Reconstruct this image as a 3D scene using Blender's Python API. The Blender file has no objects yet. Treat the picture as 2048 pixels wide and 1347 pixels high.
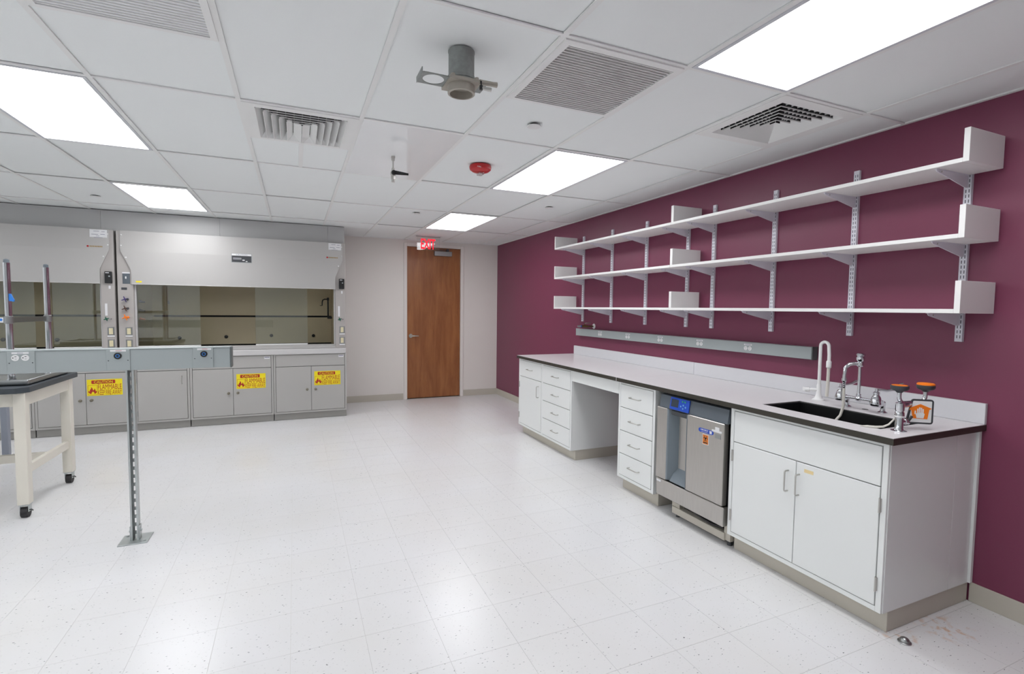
import bpy, bmesh, math, random
from mathutils import Vector, Matrix
random.seed(4)
SC = bpy.context.scene
COL = SC.collection

# ------------------------------------------------------------------ camera, world, exposure
CAM_H = 1.4631
YAW, PITCH, ROLL, FPX = 0.41050, -0.05750, 0.01136, 996.95
def camera_axes():
    cy, sy, cp, sp = math.cos(YAW), math.sin(YAW), math.cos(PITCH), math.sin(PITCH)
    f = Vector((sy*cp, cy*cp, sp)); r = Vector((cy, -sy, 0)); u = r.cross(f)
    c, s = math.cos(ROLL), math.sin(ROLL)
    return c*r + s*u, -s*r + c*u, f
AX_R, AX_U, AX_F = camera_axes()
cd = bpy.data.cameras.new('camera'); cam = bpy.data.objects.new('camera', cd); COL.objects.link(cam)
cd.sensor_width = 36.0; cd.sensor_fit = 'HORIZONTAL'; cd.lens = FPX/2048*36.0; cd.clip_start = 0.05
mw = Matrix.Identity(4)
for i in range(3):
    mw[i][0] = AX_R[i]; mw[i][1] = AX_U[i]; mw[i][2] = -AX_F[i]
mw[2][3] = CAM_H
cam.matrix_world = mw
SC.camera = cam
def pixel(p):
    d = Vector(p) - Vector((0, 0, CAM_H)); z = d.dot(AX_F)
    if z < 0.05: return None
    return 1024 + FPX*d.dot(AX_R)/z, 673.5 - FPX*d.dot(AX_U)/z, z
w = bpy.data.worlds.new('world'); SC.world = w; w.use_nodes = True
w.node_tree.nodes['Background'].inputs[0].default_value = (0.8, 0.85, 0.9, 1)
w.node_tree.nodes['Background'].inputs[1].default_value = 0.1
LAMP = 10.2                       # radiance of the ceiling light panels
vs = SC.view_settings
vs.view_transform = 'Standard'; vs.look = 'None'; vs.gamma = 1; vs.use_curve_mapping = False
vs.exposure = 0.0

# ------------------------------------------------------------------ room measures (metres)
ZC = 2.511; XR = 3.140; YB = 7.865; XL = -8.18; YF = -3.14
GX, GY, GW, GD = -0.2543, 2.9603, 0.6096, 1.2192       # ceiling grid origin and cell

# ------------------------------------------------------------------ materials
def lin(c):
    o = []
    for v in c:
        v /= 255.0
        o.append(v/12.92 if v <= 0.04045 else ((v+0.055)/1.055)**2.4)
    return (o[0], o[1], o[2], 1)
def N(nt, t, **kw):
    n = nt.nodes.new(t)
    for k, v in kw.items(): setattr(n, k, v)
    return n
def M(name, rgb, rough=0.5, metal=0.0, var=0.04, scale=6.0, stretch=(1, 1, 1), bump=0.0, bscale=80.0, spec=0.5, coat=0.0):
    m = bpy.data.materials.new(name); m.use_nodes = True; nt = m.node_tree
    b = nt.nodes['Principled BSDF']
    tc = N(nt, 'ShaderNodeTexCoord'); mp = N(nt, 'ShaderNodeMapping'); mp.inputs['Scale'].default_value = stretch
    nt.links.new(tc.outputs['Object'], mp.inputs['Vector'])
    nz = N(nt, 'ShaderNodeTexNoise'); nz.inputs['Scale'].default_value = scale; nz.inputs['Detail'].default_value = 4
    nt.links.new(mp.outputs[0], nz.inputs['Vector'])
    mx = N(nt, 'ShaderNodeMix', data_type='RGBA')
    c = lin(rgb)
    mx.inputs[6].default_value = tuple(max(0, v*(1-var)) for v in c[:3])+(1,)
    mx.inputs[7].default_value = tuple(min(1, v*(1+var)) for v in c[:3])+(1,)
    nt.links.new(nz.outputs['Fac'], mx.inputs[0]); nt.links.new(mx.outputs[2], b.inputs['Base Color'])
    b.inputs['Roughness'].default_value = rough; b.inputs['Metallic'].default_value = metal
    b.inputs['Specular IOR Level'].default_value = spec; b.inputs['Coat Weight'].default_value = coat
    if bump:
        n2 = N(nt, 'ShaderNodeTexNoise'); n2.inputs['Scale'].default_value = bscale; n2.inputs['Detail'].default_value = 3
        nt.links.new(mp.outputs[0], n2.inputs['Vector'])
        bp = N(nt, 'ShaderNodeBump'); bp.inputs['Strength'].default_value = bump; bp.inputs['Distance'].default_value = 0.002
        nt.links.new(n2.outputs['Fac'], bp.inputs['Height']); nt.links.new(bp.outputs[0], b.inputs['Normal'])
    return m
def emit(name, rgb, strength):
    m = bpy.data.materials.new(name); m.use_nodes = True; nt = m.node_tree
    nt.nodes.remove(nt.nodes['Principled BSDF'])
    e = N(nt, 'ShaderNodeEmission'); e.inputs[0].default_value = lin(rgb); e.inputs[1].default_value = strength
    nt.links.new(e.outputs[0], nt.nodes['Material Output'].inputs[0]); return m
def clear(name, tint=(1, 1, 1), refl=1.0):
    m = bpy.data.materials.new(name); m.use_nodes = True; nt = m.node_tree
    nt.nodes.remove(nt.nodes['Principled BSDF'])
    t = N(nt, 'ShaderNodeBsdfTransparent'); t.inputs[0].default_value = tint+(1,)
    g = N(nt, 'ShaderNodeBsdfGlossy'); g.inputs['Roughness'].default_value = 0.02
    fr = N(nt, 'ShaderNodeFresnel'); fr.inputs[0].default_value = 1.5
    mu = N(nt, 'ShaderNodeMath', operation='MULTIPLY'); mu.inputs[1].default_value = refl; mu.use_clamp = True
    nt.links.new(fr.outputs[0], mu.inputs[0])
    mx = N(nt, 'ShaderNodeMixShader'); nt.links.new(mu.outputs[0], mx.inputs[0])
    nt.links.new(t.outputs[0], mx.inputs[1]); nt.links.new(g.outputs[0], mx.inputs[2])
    nt.links.new(mx.outputs[0], nt.nodes['Material Output'].inputs[0]); return m

def floor_material():
    m = bpy.data.materials.new('speckled_vinyl_tile'); m.use_nodes = True; nt = m.node_tree; L = nt.links.new
    b = nt.nodes['Principled BSDF']
    g = N(nt, 'ShaderNodeNewGeometry'); P = g.outputs['Position']
    def chips(scale, thr, seed, size):
        mp = N(nt, 'ShaderNodeMapping'); mp.inputs['Location'].default_value = (seed, seed*.7, 0)
        mp.inputs['Rotation'].default_value = (0, 0, seed); mp.inputs['Scale'].default_value = (1, 2.0, 1)
        L(P, mp.inputs[0])
        nz = N(nt, 'ShaderNodeTexNoise'); nz.inputs['Scale'].default_value = 60; L(mp.outputs[0], nz.inputs['Vector'])
        ad = N(nt, 'ShaderNodeVectorMath', operation='MULTIPLY_ADD'); ad.inputs[1].default_value = (.012, .012, 0)
        L(nz.outputs['Color'], ad.inputs[0]); L(mp.outputs[0], ad.inputs[2])
        v = N(nt, 'ShaderNodeTexVoronoi', voronoi_dimensions='2D'); v.inputs['Scale'].default_value = scale; L(ad.outputs[0], v.inputs['Vector'])
        ln = N(nt, 'ShaderNodeMath', operation='LESS_THAN'); ln.inputs[1].default_value = size; L(v.outputs['Distance'], ln.inputs[0])
        sp = N(nt, 'ShaderNodeSeparateColor'); L(v.outputs['Color'], sp.inputs[0])
        gt = N(nt, 'ShaderNodeMath', operation='GREATER_THAN'); gt.inputs[1].default_value = thr; L(sp.outputs[0], gt.inputs[0])
        mu = N(nt, 'ShaderNodeMath', operation='MULTIPLY'); L(ln.outputs[0], mu.inputs[0]); L(gt.outputs[0], mu.inputs[1])
        return mu.outputs[0]
    def mix(fac, a, col):
        mx = N(nt, 'ShaderNodeMix', data_type='RGBA'); mx.inputs[7].default_value = lin(col)
        if isinstance(a, tuple): mx.inputs[6].default_value = a
        else: L(a, mx.inputs[6])
        L(fac, mx.inputs[0]); return mx.outputs[2]
    nz = N(nt, 'ShaderNodeTexNoise'); nz.inputs['Scale'].default_value = 1.3; nz.inputs['Detail'].default_value = 5; L(P, nz.inputs['Vector'])
    rp = N(nt, 'ShaderNodeMapRange'); rp.inputs[1].default_value = .35; rp.inputs[2].default_value = .75; rp.inputs[4].default_value = .6; L(nz.outputs['Fac'], rp.inputs[0])
    c = mix(rp.outputs[0], lin((231, 231, 233)), (225, 223, 219))
    c = mix(chips(38, .72, 1.3, .11), c, (212, 212, 212))
    c = mix(chips(34, .92, 4.1, .11), c, (172, 174, 176))
    c = mix(chips(26, .945, 2.9, .085), c, (104, 106, 108))
    # rusty water stain beside the sink cabinet
    def blob(cx, cy, r):
        d = N(nt, 'ShaderNodeVectorMath', operation='DISTANCE'); d.inputs[1].default_value = (cx, cy, 0); L(P, d.inputs[0])
        mr = N(nt, 'ShaderNodeMapRange'); mr.inputs[1].default_value = r; mr.inputs[2].default_value = r*.25; L(d.outputs['Value'], mr.inputs[0])
        return mr.outputs[0]
    n2 = N(nt, 'ShaderNodeTexNoise'); n2.inputs['Scale'].default_value = 26; n2.inputs['Detail'].default_value = 5; L(P, n2.inputs['Vector'])
    r2 = N(nt, 'ShaderNodeMapRange'); r2.inputs[1].default_value = .52; r2.inputs[2].default_value = .68; r2.inputs[4].default_value = .8; L(n2.outputs['Fac'], r2.inputs[0])
    for (cx, cy, r) in ((2.76, 1.24, .14), (2.50, 1.30, .10)):
        mu = N(nt, 'ShaderNodeMath', operation='MULTIPLY'); L(blob(cx, cy, r), mu.inputs[0]); L(r2.outputs[0], mu.inputs[1])
        c = mix(mu.outputs[0], c, (206, 146, 88))
    L(c, b.inputs['Base Color'])
    b.inputs['Roughness'].default_value = .27
    bp = N(nt, 'ShaderNodeBump'); bp.inputs['Strength'].default_value = .06; bp.inputs['Distance'].default_value = .003
    n4 = N(nt, 'ShaderNodeTexNoise'); n4.inputs['Scale'].default_value = 18; L(P, n4.inputs['Vector'])
    L(n4.outputs['Fac'], bp.inputs['Height']); L(bp.outputs[0], b.inputs['Normal'])
    return m

def wood_material():
    m = bpy.data.materials.new('stained_wood_veneer'); m.use_nodes = True; nt = m.node_tree; L = nt.links.new
    b = nt.nodes['Principled BSDF']; tc = N(nt, 'ShaderNodeTexCoord')
    mp = N(nt, 'ShaderNodeMapping'); mp.inputs['Scale'].default_value = (9, 9, 1.0); L(tc.outputs['Object'], mp.inputs[0])
    n1 = N(nt, 'ShaderNodeTexNoise'); n1.inputs['Scale'].default_value = 1.6; n1.inputs['Detail'].default_value = 6; n1.inputs['Distortion'].default_value = .6; L(mp.outputs[0], n1.inputs['Vector'])
    n2 = N(nt, 'ShaderNodeTexNoise'); n2.inputs['Scale'].default_value = 14; n2.inputs['Detail'].default_value = 4; L(mp.outputs[0], n2.inputs['Vector'])
    mx = N(nt, 'ShaderNodeMath', operation='MULTIPLY_ADD'); mx.inputs[1].default_value = .3; L(n2.outputs['Fac'], mx.inputs[0]); L(n1.outputs['Fac'], mx.inputs[2])
    cr = N(nt, 'ShaderNodeValToRGB'); cr.color_ramp.elements[0].position = .40; cr.color_ramp.elements[0].color = lin((132, 78, 44))
    cr.color_ramp.elements[1].position = .88; cr.color_ramp.elements[1].color = lin((166, 108, 64)); L(mx.outputs[0], cr.inputs[0])
    L(cr.outputs[0], b.inputs['Base Color']); b.inputs['Roughness'].default_value = .38
    return m

MT = dict(
    white_wall=M('white_wall_paint', (233, 228, 223), .55, var=.015, scale=2, bump=.1, bscale=220),
    red_wall=M('burgundy_wall_paint', (124, 58, 84), .42, var=.03, scale=2, bump=.12, bscale=200, spec=.5),
    grey_wall=M('pale_wall_paint', (226, 228, 228), .6, var=.02, scale=2),
    tile_ceiling=M('ceiling_tile_board', (243, 246, 246), .8, var=.010, scale=3, bump=.15, bscale=260),
    grid=M('ceiling_grid_paint', (240, 240, 239), .5, var=.02),
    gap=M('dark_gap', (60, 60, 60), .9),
    gloss_panel=M('glossy_white_plastic', (248, 250, 252), .012, var=.01),
    lamp=emit('lamp_diffuser', (252, 253, 255), LAMP),
    lamp_frame=M('lamp_frame_paint', (214, 216, 222), .35),
    vinyl=M('beige_vinyl_base', (196, 190, 178), .5, var=.03),
    cabinet=M('white_cabinet_paint', (238, 240, 239), .26, var=.012, scale=2, spec=.5),
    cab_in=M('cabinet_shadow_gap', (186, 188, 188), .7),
    counter=M('pale_laminate_worktop', (224, 221, 223), .28, var=.03, scale=30),
    counter_edge=M('dark_brown_edge', (52, 48, 40), .4, var=.1),
    splash=M('pale_laminate_splash', (214, 214, 218), .35, var=.015, scale=20),
    shelf=M('white_shelf_board', (238, 237, 236), .4, var=.012),
    shelf_metal=M('lilac_white_steel', (232, 231, 240), .35, var=.02),
    slot=M('slot_shadow', (92, 90, 100), .8),
    race=M('grey_raceway_paint', (168, 176, 177), .38, var=.02),
    race_dark=M('grey_raceway_cap', (104, 110, 110), .45),
    plastic_white=M('white_plastic', (236, 236, 236), .4, var=.01),
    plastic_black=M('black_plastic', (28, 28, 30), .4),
    plastic_dark=M('dark_grey_plastic', (64, 66, 70), .45),
    ivory=M('ivory_plastic', (222, 212, 176), .4),
    chrome=M('polished_chrome', (214, 216, 220), .10, 1.0, var=.02),
    nickel=M('brushed_nickel', (196, 194, 190), .28, 1.0, var=.04),
    steel=M('brushed_stainless', (190, 186, 181), .32, 1.0, var=.10, scale=7, stretch=(1, 22, 1.2), bump=.08, bscale=40),
    steel_side=M('stainless_sheet', (168, 170, 170), .34, 1.0, var=.06),
    galv=M('galvanised_steel', (150, 154, 152), .5, .6, var=.22, scale=55),
    zinc=M('zinc_strut', (192, 197, 197), .38, .9, var=.12, scale=25),
    cast=M('cast_grey_metal', (176, 170, 160), .5, .3, var=.08, scale=30),
    slate=M('slate_blue_plastic', (92, 100, 108), .4),
    slate_light=M('grey_blue_plastic', (116, 126, 134), .4),
    blue=M('blue_control_film', (36, 80, 190), .3),
    screen=M('dark_display', (58, 66, 78), .2),
    green=M('green_key', (50, 170, 110), .4), cyan=M('pale_blue_key', (110, 170, 220), .4),
    orange=M('orange_print', (222, 126, 44), .5), orange_bright=M('orange_plastic', (250, 130, 20), .4),
    purple=M('purple_plastic', (70, 58, 110), .4), brown=M('brown_plastic', (86, 62, 54), .4), green_p=M('green_plastic', (24, 92, 72), .4),
    tape_blue=M('blue_tape', (50, 130, 220), .5),
    yellow=M('yellow_sign_film', (244, 224, 28), .4, var=.01), red=M('red_print', (176, 44, 30), .5),
    red_p=M('red_plastic', (190, 28, 34), .28), white_print=M('white_print', (240, 240, 240), .5), black_print=M('black_print', (30, 30, 32), .5),
    paper=M('white_paper', (232, 232, 234), .7), ink=M('grey_ink', (120, 118, 140), .7), gold=M('gold_print', (168, 140, 90), .4),
    hood=M('grey_hood_enamel', (186, 184, 182), .32, var=.015, scale=2), hood_dark=M('grey_closure_panel', (188, 188, 188), .38, var=.02, scale=2),
    hood_shaded=M('grey_hood_enamel_shaded', (178, 173, 170), .36, var=.015, scale=2), hood_base=M('grey_steel_cabinet', (179, 177, 174), .34, var=.02, scale=3),  # posts: same paint as the front panel, toned darker for shading
    liner=M('cream_hood_liner', (226, 211, 178), .5, var=.02), sill=M('pale_hood_sill', (204, 202, 202), .3),
    hood_plinth=M('grey_plinth', (146, 144, 140), .4),
    black_epoxy=M('black_epoxy', (20, 20, 21), .35, var=.1, scale=40), bench_top=M('slate_epoxy_top', (66, 72, 78), .42, var=.1, scale=50),
    knob=M('dull_knob_metal', (128, 122, 108), .4, .5), cream=M('cream_painted_wood', (232, 227, 215), .45, var=.02),
    grey_leg=M('grey_blue_steel', (150, 156, 168), .4, var=.02),
    rubber=M('black_rubber', (44, 42, 44), .6), tube_white=M('milky_tubing', (216, 212, 204), .4),
    glass=clear('sash_glass', (.91, .93, .88), 3.6), acrylic=clear('clear_acrylic', (.98, .98, .98), 1.0),
    exit=emit('exit_red_light', (255, 40, 56), 1.6), blue_ring=M('blue_ring', (70, 140, 220), .4),
    beige_tape=M('beige_tape', (234, 212, 160), .6),
)
MT['floor'] = floor_material(); MT['wood'] = wood_material()
MT['joint'] = M('floor_joint', (204, 202, 198), .6)

# ------------------------------------------------------------------ mesh helpers
class B:
    def __init__(s): s.bm = bmesh.new()
    def box(s, x0, x1, y0, y1, z0, z1, bev=0.0, seg=1):
        r = bmesh.ops.create_cube(s.bm, size=1); vs_ = r['verts']
        for v in vs_:
            v.co = Vector((x0+(v.co.x+.5)*(x1-x0), y0+(v.co.y+.5)*(y1-y0), z0+(v.co.z+.5)*(z1-z0)))
        if bev:
            ed = list({e for v in vs_ for e in v.link_edges})
            bmesh.ops.bevel(s.bm, geom=ed, offset=bev, segments=seg, affect='EDGES', profile=.5, clamp_overlap=True)
        return s
    def cyl(s, p0, p1, r0, r1=None, seg=16, caps=True):
        r1 = r0 if r1 is None else r1
        p0, p1 = Vector(p0), Vector(p1); d = p1-p0; q = d.to_track_quat('Z', 'Y')
        mt = Matrix.Translation((p0+p1)/2) @ q.to_matrix().to_4x4()
        bmesh.ops.create_cone(s.bm, cap_ends=caps, cap_tris=False, segments=seg, radius1=r0, radius2=r1, depth=d.length, matrix=mt)
        return s
    def sphere(s, c, r, sc=(1, 1, 1), u=16, v=10):
        bmesh.ops.create_uvsphere(s.bm, u_segments=u, v_segments=v, radius=r, matrix=Matrix.Translation(c) @ Matrix.Diagonal((sc[0], sc[1], sc[2], 1)))
        return s
    def lathe(s, prof, o, axis='Z', seg=24, ring=False):
        """prof: (radius, height) pairs along axis from origin o"""
        o = Vector(o); q = {'Z': (Vector((1, 0, 0)), Vector((0, 1, 0)), Vector((0, 0, 1))), 'X': (Vector((0, 1, 0)), Vector((0, 0, 1)), Vector((1, 0, 0))), 'Y': (Vector((0, 0, 1)), Vector((1, 0, 0)), Vector((0, 1, 0)))}[axis]
        rings = []
        for r, h in prof:
            rings.append([s.bm.verts.new(o + q[0]*(max(r, 1e-5)*math.cos(2*math.pi*k/seg)) + q[1]*(max(r, 1e-5)*math.sin(2*math.pi*k/seg)) + q[2]*h) for k in range(seg)])
        for a, b in zip(rings, rings[1:] + rings[:1] if ring else rings[1:]):
            for k in range(seg):
                s.bm.faces.new((a[k], a[(k+1) % seg], b[(k+1) % seg], b[k]))
        if not ring: s.bm.faces.new(list(reversed(rings[0]))); s.bm.faces.new(rings[-1])
        return s
    def tube(s, pts, r, seg=10, closed=False):
        pts = [Vector(p) for p in pts]; n = len(pts); rings = []
        rr = r if isinstance(r, (list, tuple)) else [r]*n
        up = None
        for i, p in enumerate(pts):
            a = pts[max(i-1, 0)]; b = pts[min(i+1, n-1)]; t = (b-a).normalized()
            if up is None:
                up = Vector((0, 0, 1)) if abs(t.z) < .9 else Vector((1, 0, 0))
            u = (up - t*up.dot(t)).normalized(); v = t.cross(u); up = u
            rings.append([s.bm.verts.new(p + (u*math.cos(2*math.pi*k/seg) + v*math.sin(2*math.pi*k/seg))*rr[i]) for k in range(seg)])
        for a, b in zip(rings, rings[1:]):
            for k in range(seg):
                s.bm.faces.new((a[k], a[(k+1) % seg], b[(k+1) % seg], b[k]))
        s.bm.faces.new(list(reversed(rings[0]))); s.bm.faces.new(rings[-1])
        return s
    def prism(s, poly, axis, a0, a1):
        """poly: 2-D points; axis X -> (y,z), Y -> (x,z), Z -> (x,y)"""
        def P(p, a):
            return {'X': (a, p[0], p[1]), 'Y': (p[0], a, p[1]), 'Z': (p[0], p[1], a)}[axis]
        A = [s.bm.verts.new(P(p, a0)) for p in poly]; C = [s.bm.verts.new(P(p, a1)) for p in poly]
        n = len(poly)
        s.bm.faces.new(A); s.bm.faces.new(list(reversed(C)))
        for i in range(n): s.bm.faces.new((A[i], C[i], C[(i+1) % n], A[(i+1) % n]))
        return s
    def frame(s, x0, x1, y0, y1, ix0, ix1, iy0, iy1, z0, z1):
        """horizontal slab with a rectangular hole"""
        O = [(x0, y0), (x1, y0), (x1, y1), (x0, y1)]; I = [(ix0, iy0), (ix1, iy0), (ix1, iy1), (ix0, iy1)]
        V = {}
        for nm, pl in (('o', O), ('i', I)):
            for zz in (z0, z1): V[nm, zz] = [s.bm.verts.new((p[0], p[1], zz)) for p in pl]
        for k in range(4):
            j = (k+1) % 4
            s.bm.faces.new((V['o', z1][k], V['o', z1][j], V['i', z1][j], V['i', z1][k]))
            s.bm.faces.new((V['o', z0][j], V['o', z0][k], V['i', z0][k], V['i', z0][j]))
            s.bm.faces.new((V['o', z0][k], V['o', z0][j], V['o', z1][j], V['o', z1][k]))
            s.bm.faces.new((V['i', z0][j], V['i', z0][k], V['i', z1][k], V['i', z1][j]))
        return s
    def rotz(s, c, deg):
        bmesh.ops.rotate(s.bm, verts=s.bm.verts, cent=Vector(c), matrix=Matrix.Rotation(math.radians(deg), 3, 'Z')); return s
    def obj(s, name, mat, parent=None, base=None, smooth=False, **tags):
        bmesh.ops.recalc_face_normals(s.bm, faces=s.bm.faces)
        off = Vector(base) if base else Vector((0, 0, 0))
        p = parent
        while p is not None:
            off = off + p.location; p = p.parent
        bmesh.ops.translate(s.bm, verts=s.bm.verts, vec=-off)
        me = bpy.data.meshes.new(name); s.bm.to_mesh(me); s.bm.free()
        me.materials.append(MT[mat] if isinstance(mat, str) else mat)
        if smooth:
            for f in me.polygons: f.use_smooth = True
            try: me.set_sharp_from_angle(angle=math.radians(38))
            except Exception: pass
        o = bpy.data.objects.new(name, me); COL.objects.link(o)
        if base: o.location = base
        if parent: o.parent = parent
        for k, v in tags.items(): o[k] = v
        return o
def bx(*a, **k): return B().box(*a, **k)
def thing(name, label, cat, loc, group=None):
    o = bpy.data.objects.new(name, None); COL.objects.link(o); o.location = loc; o.empty_display_size = .05
    o['label'] = label; o['category'] = cat
    if group: o['group'] = group
    return o
def tag(label, cat, group=None):
    d = dict(label=label, category=cat)
    if group: d['group'] = group
    return d
ST = dict(kind='structure')
def struct_root(name, loc=(0, 0, 0)):
    o = bpy.data.objects.new(name, None); COL.objects.link(o); o.location = loc; o['kind'] = 'structure'; return o
def copy_tree(o, parent=None):
    c = o.copy(); COL.objects.link(c)
    if parent is not None: c.parent = parent
    for ch in list(o.children): copy_tree(ch, c)
    return c
def lettering(txt, name, mat, parent, face, c, wid, hgt, depth=.0012, bold=0.0):
    """flat letters fitted into wid x hgt; face 'Y': seen from -Y; 'X': seen from -X; c = centre"""
    cu = bpy.data.curves.new('t', 'FONT'); cu.body = txt; cu.align_x = 'CENTER'; cu.align_y = 'CENTER'; cu.extrude = .01; cu.offset = bold; cu.resolution_u = 3
    ob = bpy.data.objects.new('t', cu); COL.objects.link(ob)
    dg = bpy.context.evaluated_depsgraph_get(); me = bpy.data.meshes.new_from_object(ob.evaluated_get(dg))
    bpy.data.objects.remove(ob); bpy.data.curves.remove(cu)
    xs = [v.co.x for v in me.vertices]; ys = [v.co.y for v in me.vertices]; zs = [v.co.z for v in me.vertices]
    sx = wid/(max(xs)-min(xs)); sy = hgt/(max(ys)-min(ys)); mx_, my_ = (max(xs)+min(xs))/2, (max(ys)+min(ys))/2
    zr = max(zs)-min(zs)
    off = Vector((0, 0, 0)); p = parent
    while p is not None: off += p.location; p = p.parent
    for v in me.vertices:
        x = (v.co.x-mx_)*sx; y = (v.co.y-my_)*sy; d = (v.co.z-min(zs))/zr*depth
        if face == 'Y': v.co = Vector((c[0]+x, c[1]-d, c[2]+y)) - off
        else: v.co = Vector((c[0]-d, c[1]-x, c[2]+y)) - off
    me.materials.clear(); me.materials.append(MT[mat])
    o = bpy.data.objects.new(name, me); COL.objects.link(o); o.parent = parent
    return o
def arc(c, r, a0, a1, n, u, v):
    c, u, v = Vector(c), Vector(u), Vector(v)
    return [c + u*(r*math.cos(a0+(a1-a0)*k/n)) + v*(r*math.sin(a0+(a1-a0)*k/n)) for k in range(n+1)]

# ------------------------------------------------------------------ room shell
bx(XR, XR+.15, YF-.15, YB+.15, -.02, 2.75).obj('wall_right', 'red_wall', **ST)
bx(XL-.15, XL, YF-.15, YB+.15, -.02, 2.75).obj('wall_left', 'grey_wall', **ST)
bx(XL, XR, YF-.15, YF, -.02, 2.75).obj('wall_front', 'grey_wall', **ST)
DX0, DX1, DZ = 1.615, 2.490, 2.415
b = B(); b.box(XL, DX0-.05, YB, YB+.15, -.02, 2.75); b.box(DX1+.05, XR, YB, YB+.15, -.02, 2.75); b.box(DX0-.05, DX1+.05, YB, YB+.15, DZ+.05, 2.75)
b.obj('wall_back', 'white_wall', **ST)
b = bx(.64, DX0-.06, YB-.008, YB, 0, .10, .002); b.box(DX1+.06, XR-.008, YB-.008, YB, 0, .10, .002); b.obj('baseboard_back', 'vinyl', **ST)
b = bx(XR-.008, XR, 5.33, YB, 0, .10, .002); b.box(XR-.008, XR, 1.08, 1.325, 0, .10, .002); b.obj('baseboard_right', 'vinyl', **ST)

# floor: base sheet with single tiles on it
fl = bx(XL, XR, YF, YB+.1, -.02, -.0012).obj('floor', 'joint', **ST)
TS = .3048; TX0, TY0 = -.036, 1.913
tiles = []
for i in range(-28, 12):
    for j in range(-18, 21):
        x0 = TX0+i*TS; y0 = TY0+j*TS
        cx0, cx1, cy0, cy1 = max(x0, XL), min(x0+TS, XR), max(y0, YF), min(y0+TS, YB)
        if cx1-cx0 < .02 or cy1-cy0 < .02: continue
        ps = [pixel((a, c_, 0)) for a in (cx0, cx1) for c_ in (cy0, cy1)]
        size = 0
        if all(ps) and any(-5 < p[0] < 2053 and -5 < p[1] < 1352 for p in ps):
            size = (max(p[0] for p in ps)-min(p[0] for p in ps))*(max(p[1] for p in ps)-min(p[1] for p in ps))
        full = cx1-cx0 > TS-1e-4 and cy1-cy0 > TS-1e-4
        tiles.append((size, full, cx0, cx1, cy0, cy1))
tiles.sort(key=lambda t: -t[0])
G2 = .0006
b = bx(-TS/2+G2, TS/2-G2, -TS/2+G2, TS/2-G2, -.0025, 0)
tile0 = b.obj('floor_tile', 'floor', fl); first = True; rest = B(); cnt = 0
for size, full, x0, x1, y0, y1 in tiles:
    if full and size > 0 and cnt < 300:
        o = tile0 if first else tile0.copy()
        if not first: COL.objects.link(o); o.parent = fl
        o.location = ((x0+x1)/2, (y0+y1)/2, 0); first = False; cnt += 1
    else:
        rest.box(x0+G2, x1-G2, y0+G2, y1-G2, -.0025, 0)
rest.obj('floor_tiles_beyond', 'floor', fl, kind='stuff')

# door
dr = struct_root('door_1', ((DX0+DX1)/2, YB, 0))
b = bx(DX0-.05, DX0, YB-.018, YB+.11, 0, DZ+.05, .003); b.box(DX1, DX1+.05, YB-.018, YB+.11, 0, DZ+.05, .003); b.box(DX0, DX1, YB-.018, YB+.11, DZ, DZ+.05, .003)
b.box(DX0, DX0+.012, YB+.06, YB+.11, 0, DZ); b.box(DX1-.012, DX1, YB+.06, YB+.11, 0, DZ)
b.obj('door_frame', 'white_wall', dr)
bx(DX0+.003, DX1-.003, YB+.012, YB+.056, .012, DZ-.003, .002).obj('door_leaf', 'wood', dr)
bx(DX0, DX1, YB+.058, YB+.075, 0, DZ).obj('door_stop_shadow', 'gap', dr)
h = B().cyl((1.675, YB+.012, 1.01), (1.675, YB-.004, 1.01), .032, .030, 24).obj('handle_rose', 'nickel', dr, smooth=True)
B().tube([(1.675, YB, 1.01), (1.675, YB-.045, 1.01), (1.69, YB-.055, 1.01), (1.73, YB-.056, 1.01), (1.79, YB-.05, 1.008)], [.010, .010, .011, .010, .006]).obj('handle_lever', 'nickel', h, smooth=True)
c_ = bx(2.045, 2.335, YB-.045, YB+.012, 2.285, 2.36, .006).obj('door_closer', 'steel_side', dr)
b = bx(2.05, 2.26, YB-.055, YB-.045, 2.372, 2.38); b.box(2.24, 2.28, YB-.06, YB-.02, 2.36, 2.395, .003); b.box(1.78, 2.06, YB-.09, YB-.08, 2.372, 2.38); b.box(1.78, 1.79, YB-.09, YB-.018, 2.372, 2.42)
b.obj('closer_arm', 'plastic_dark', c_)

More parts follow.
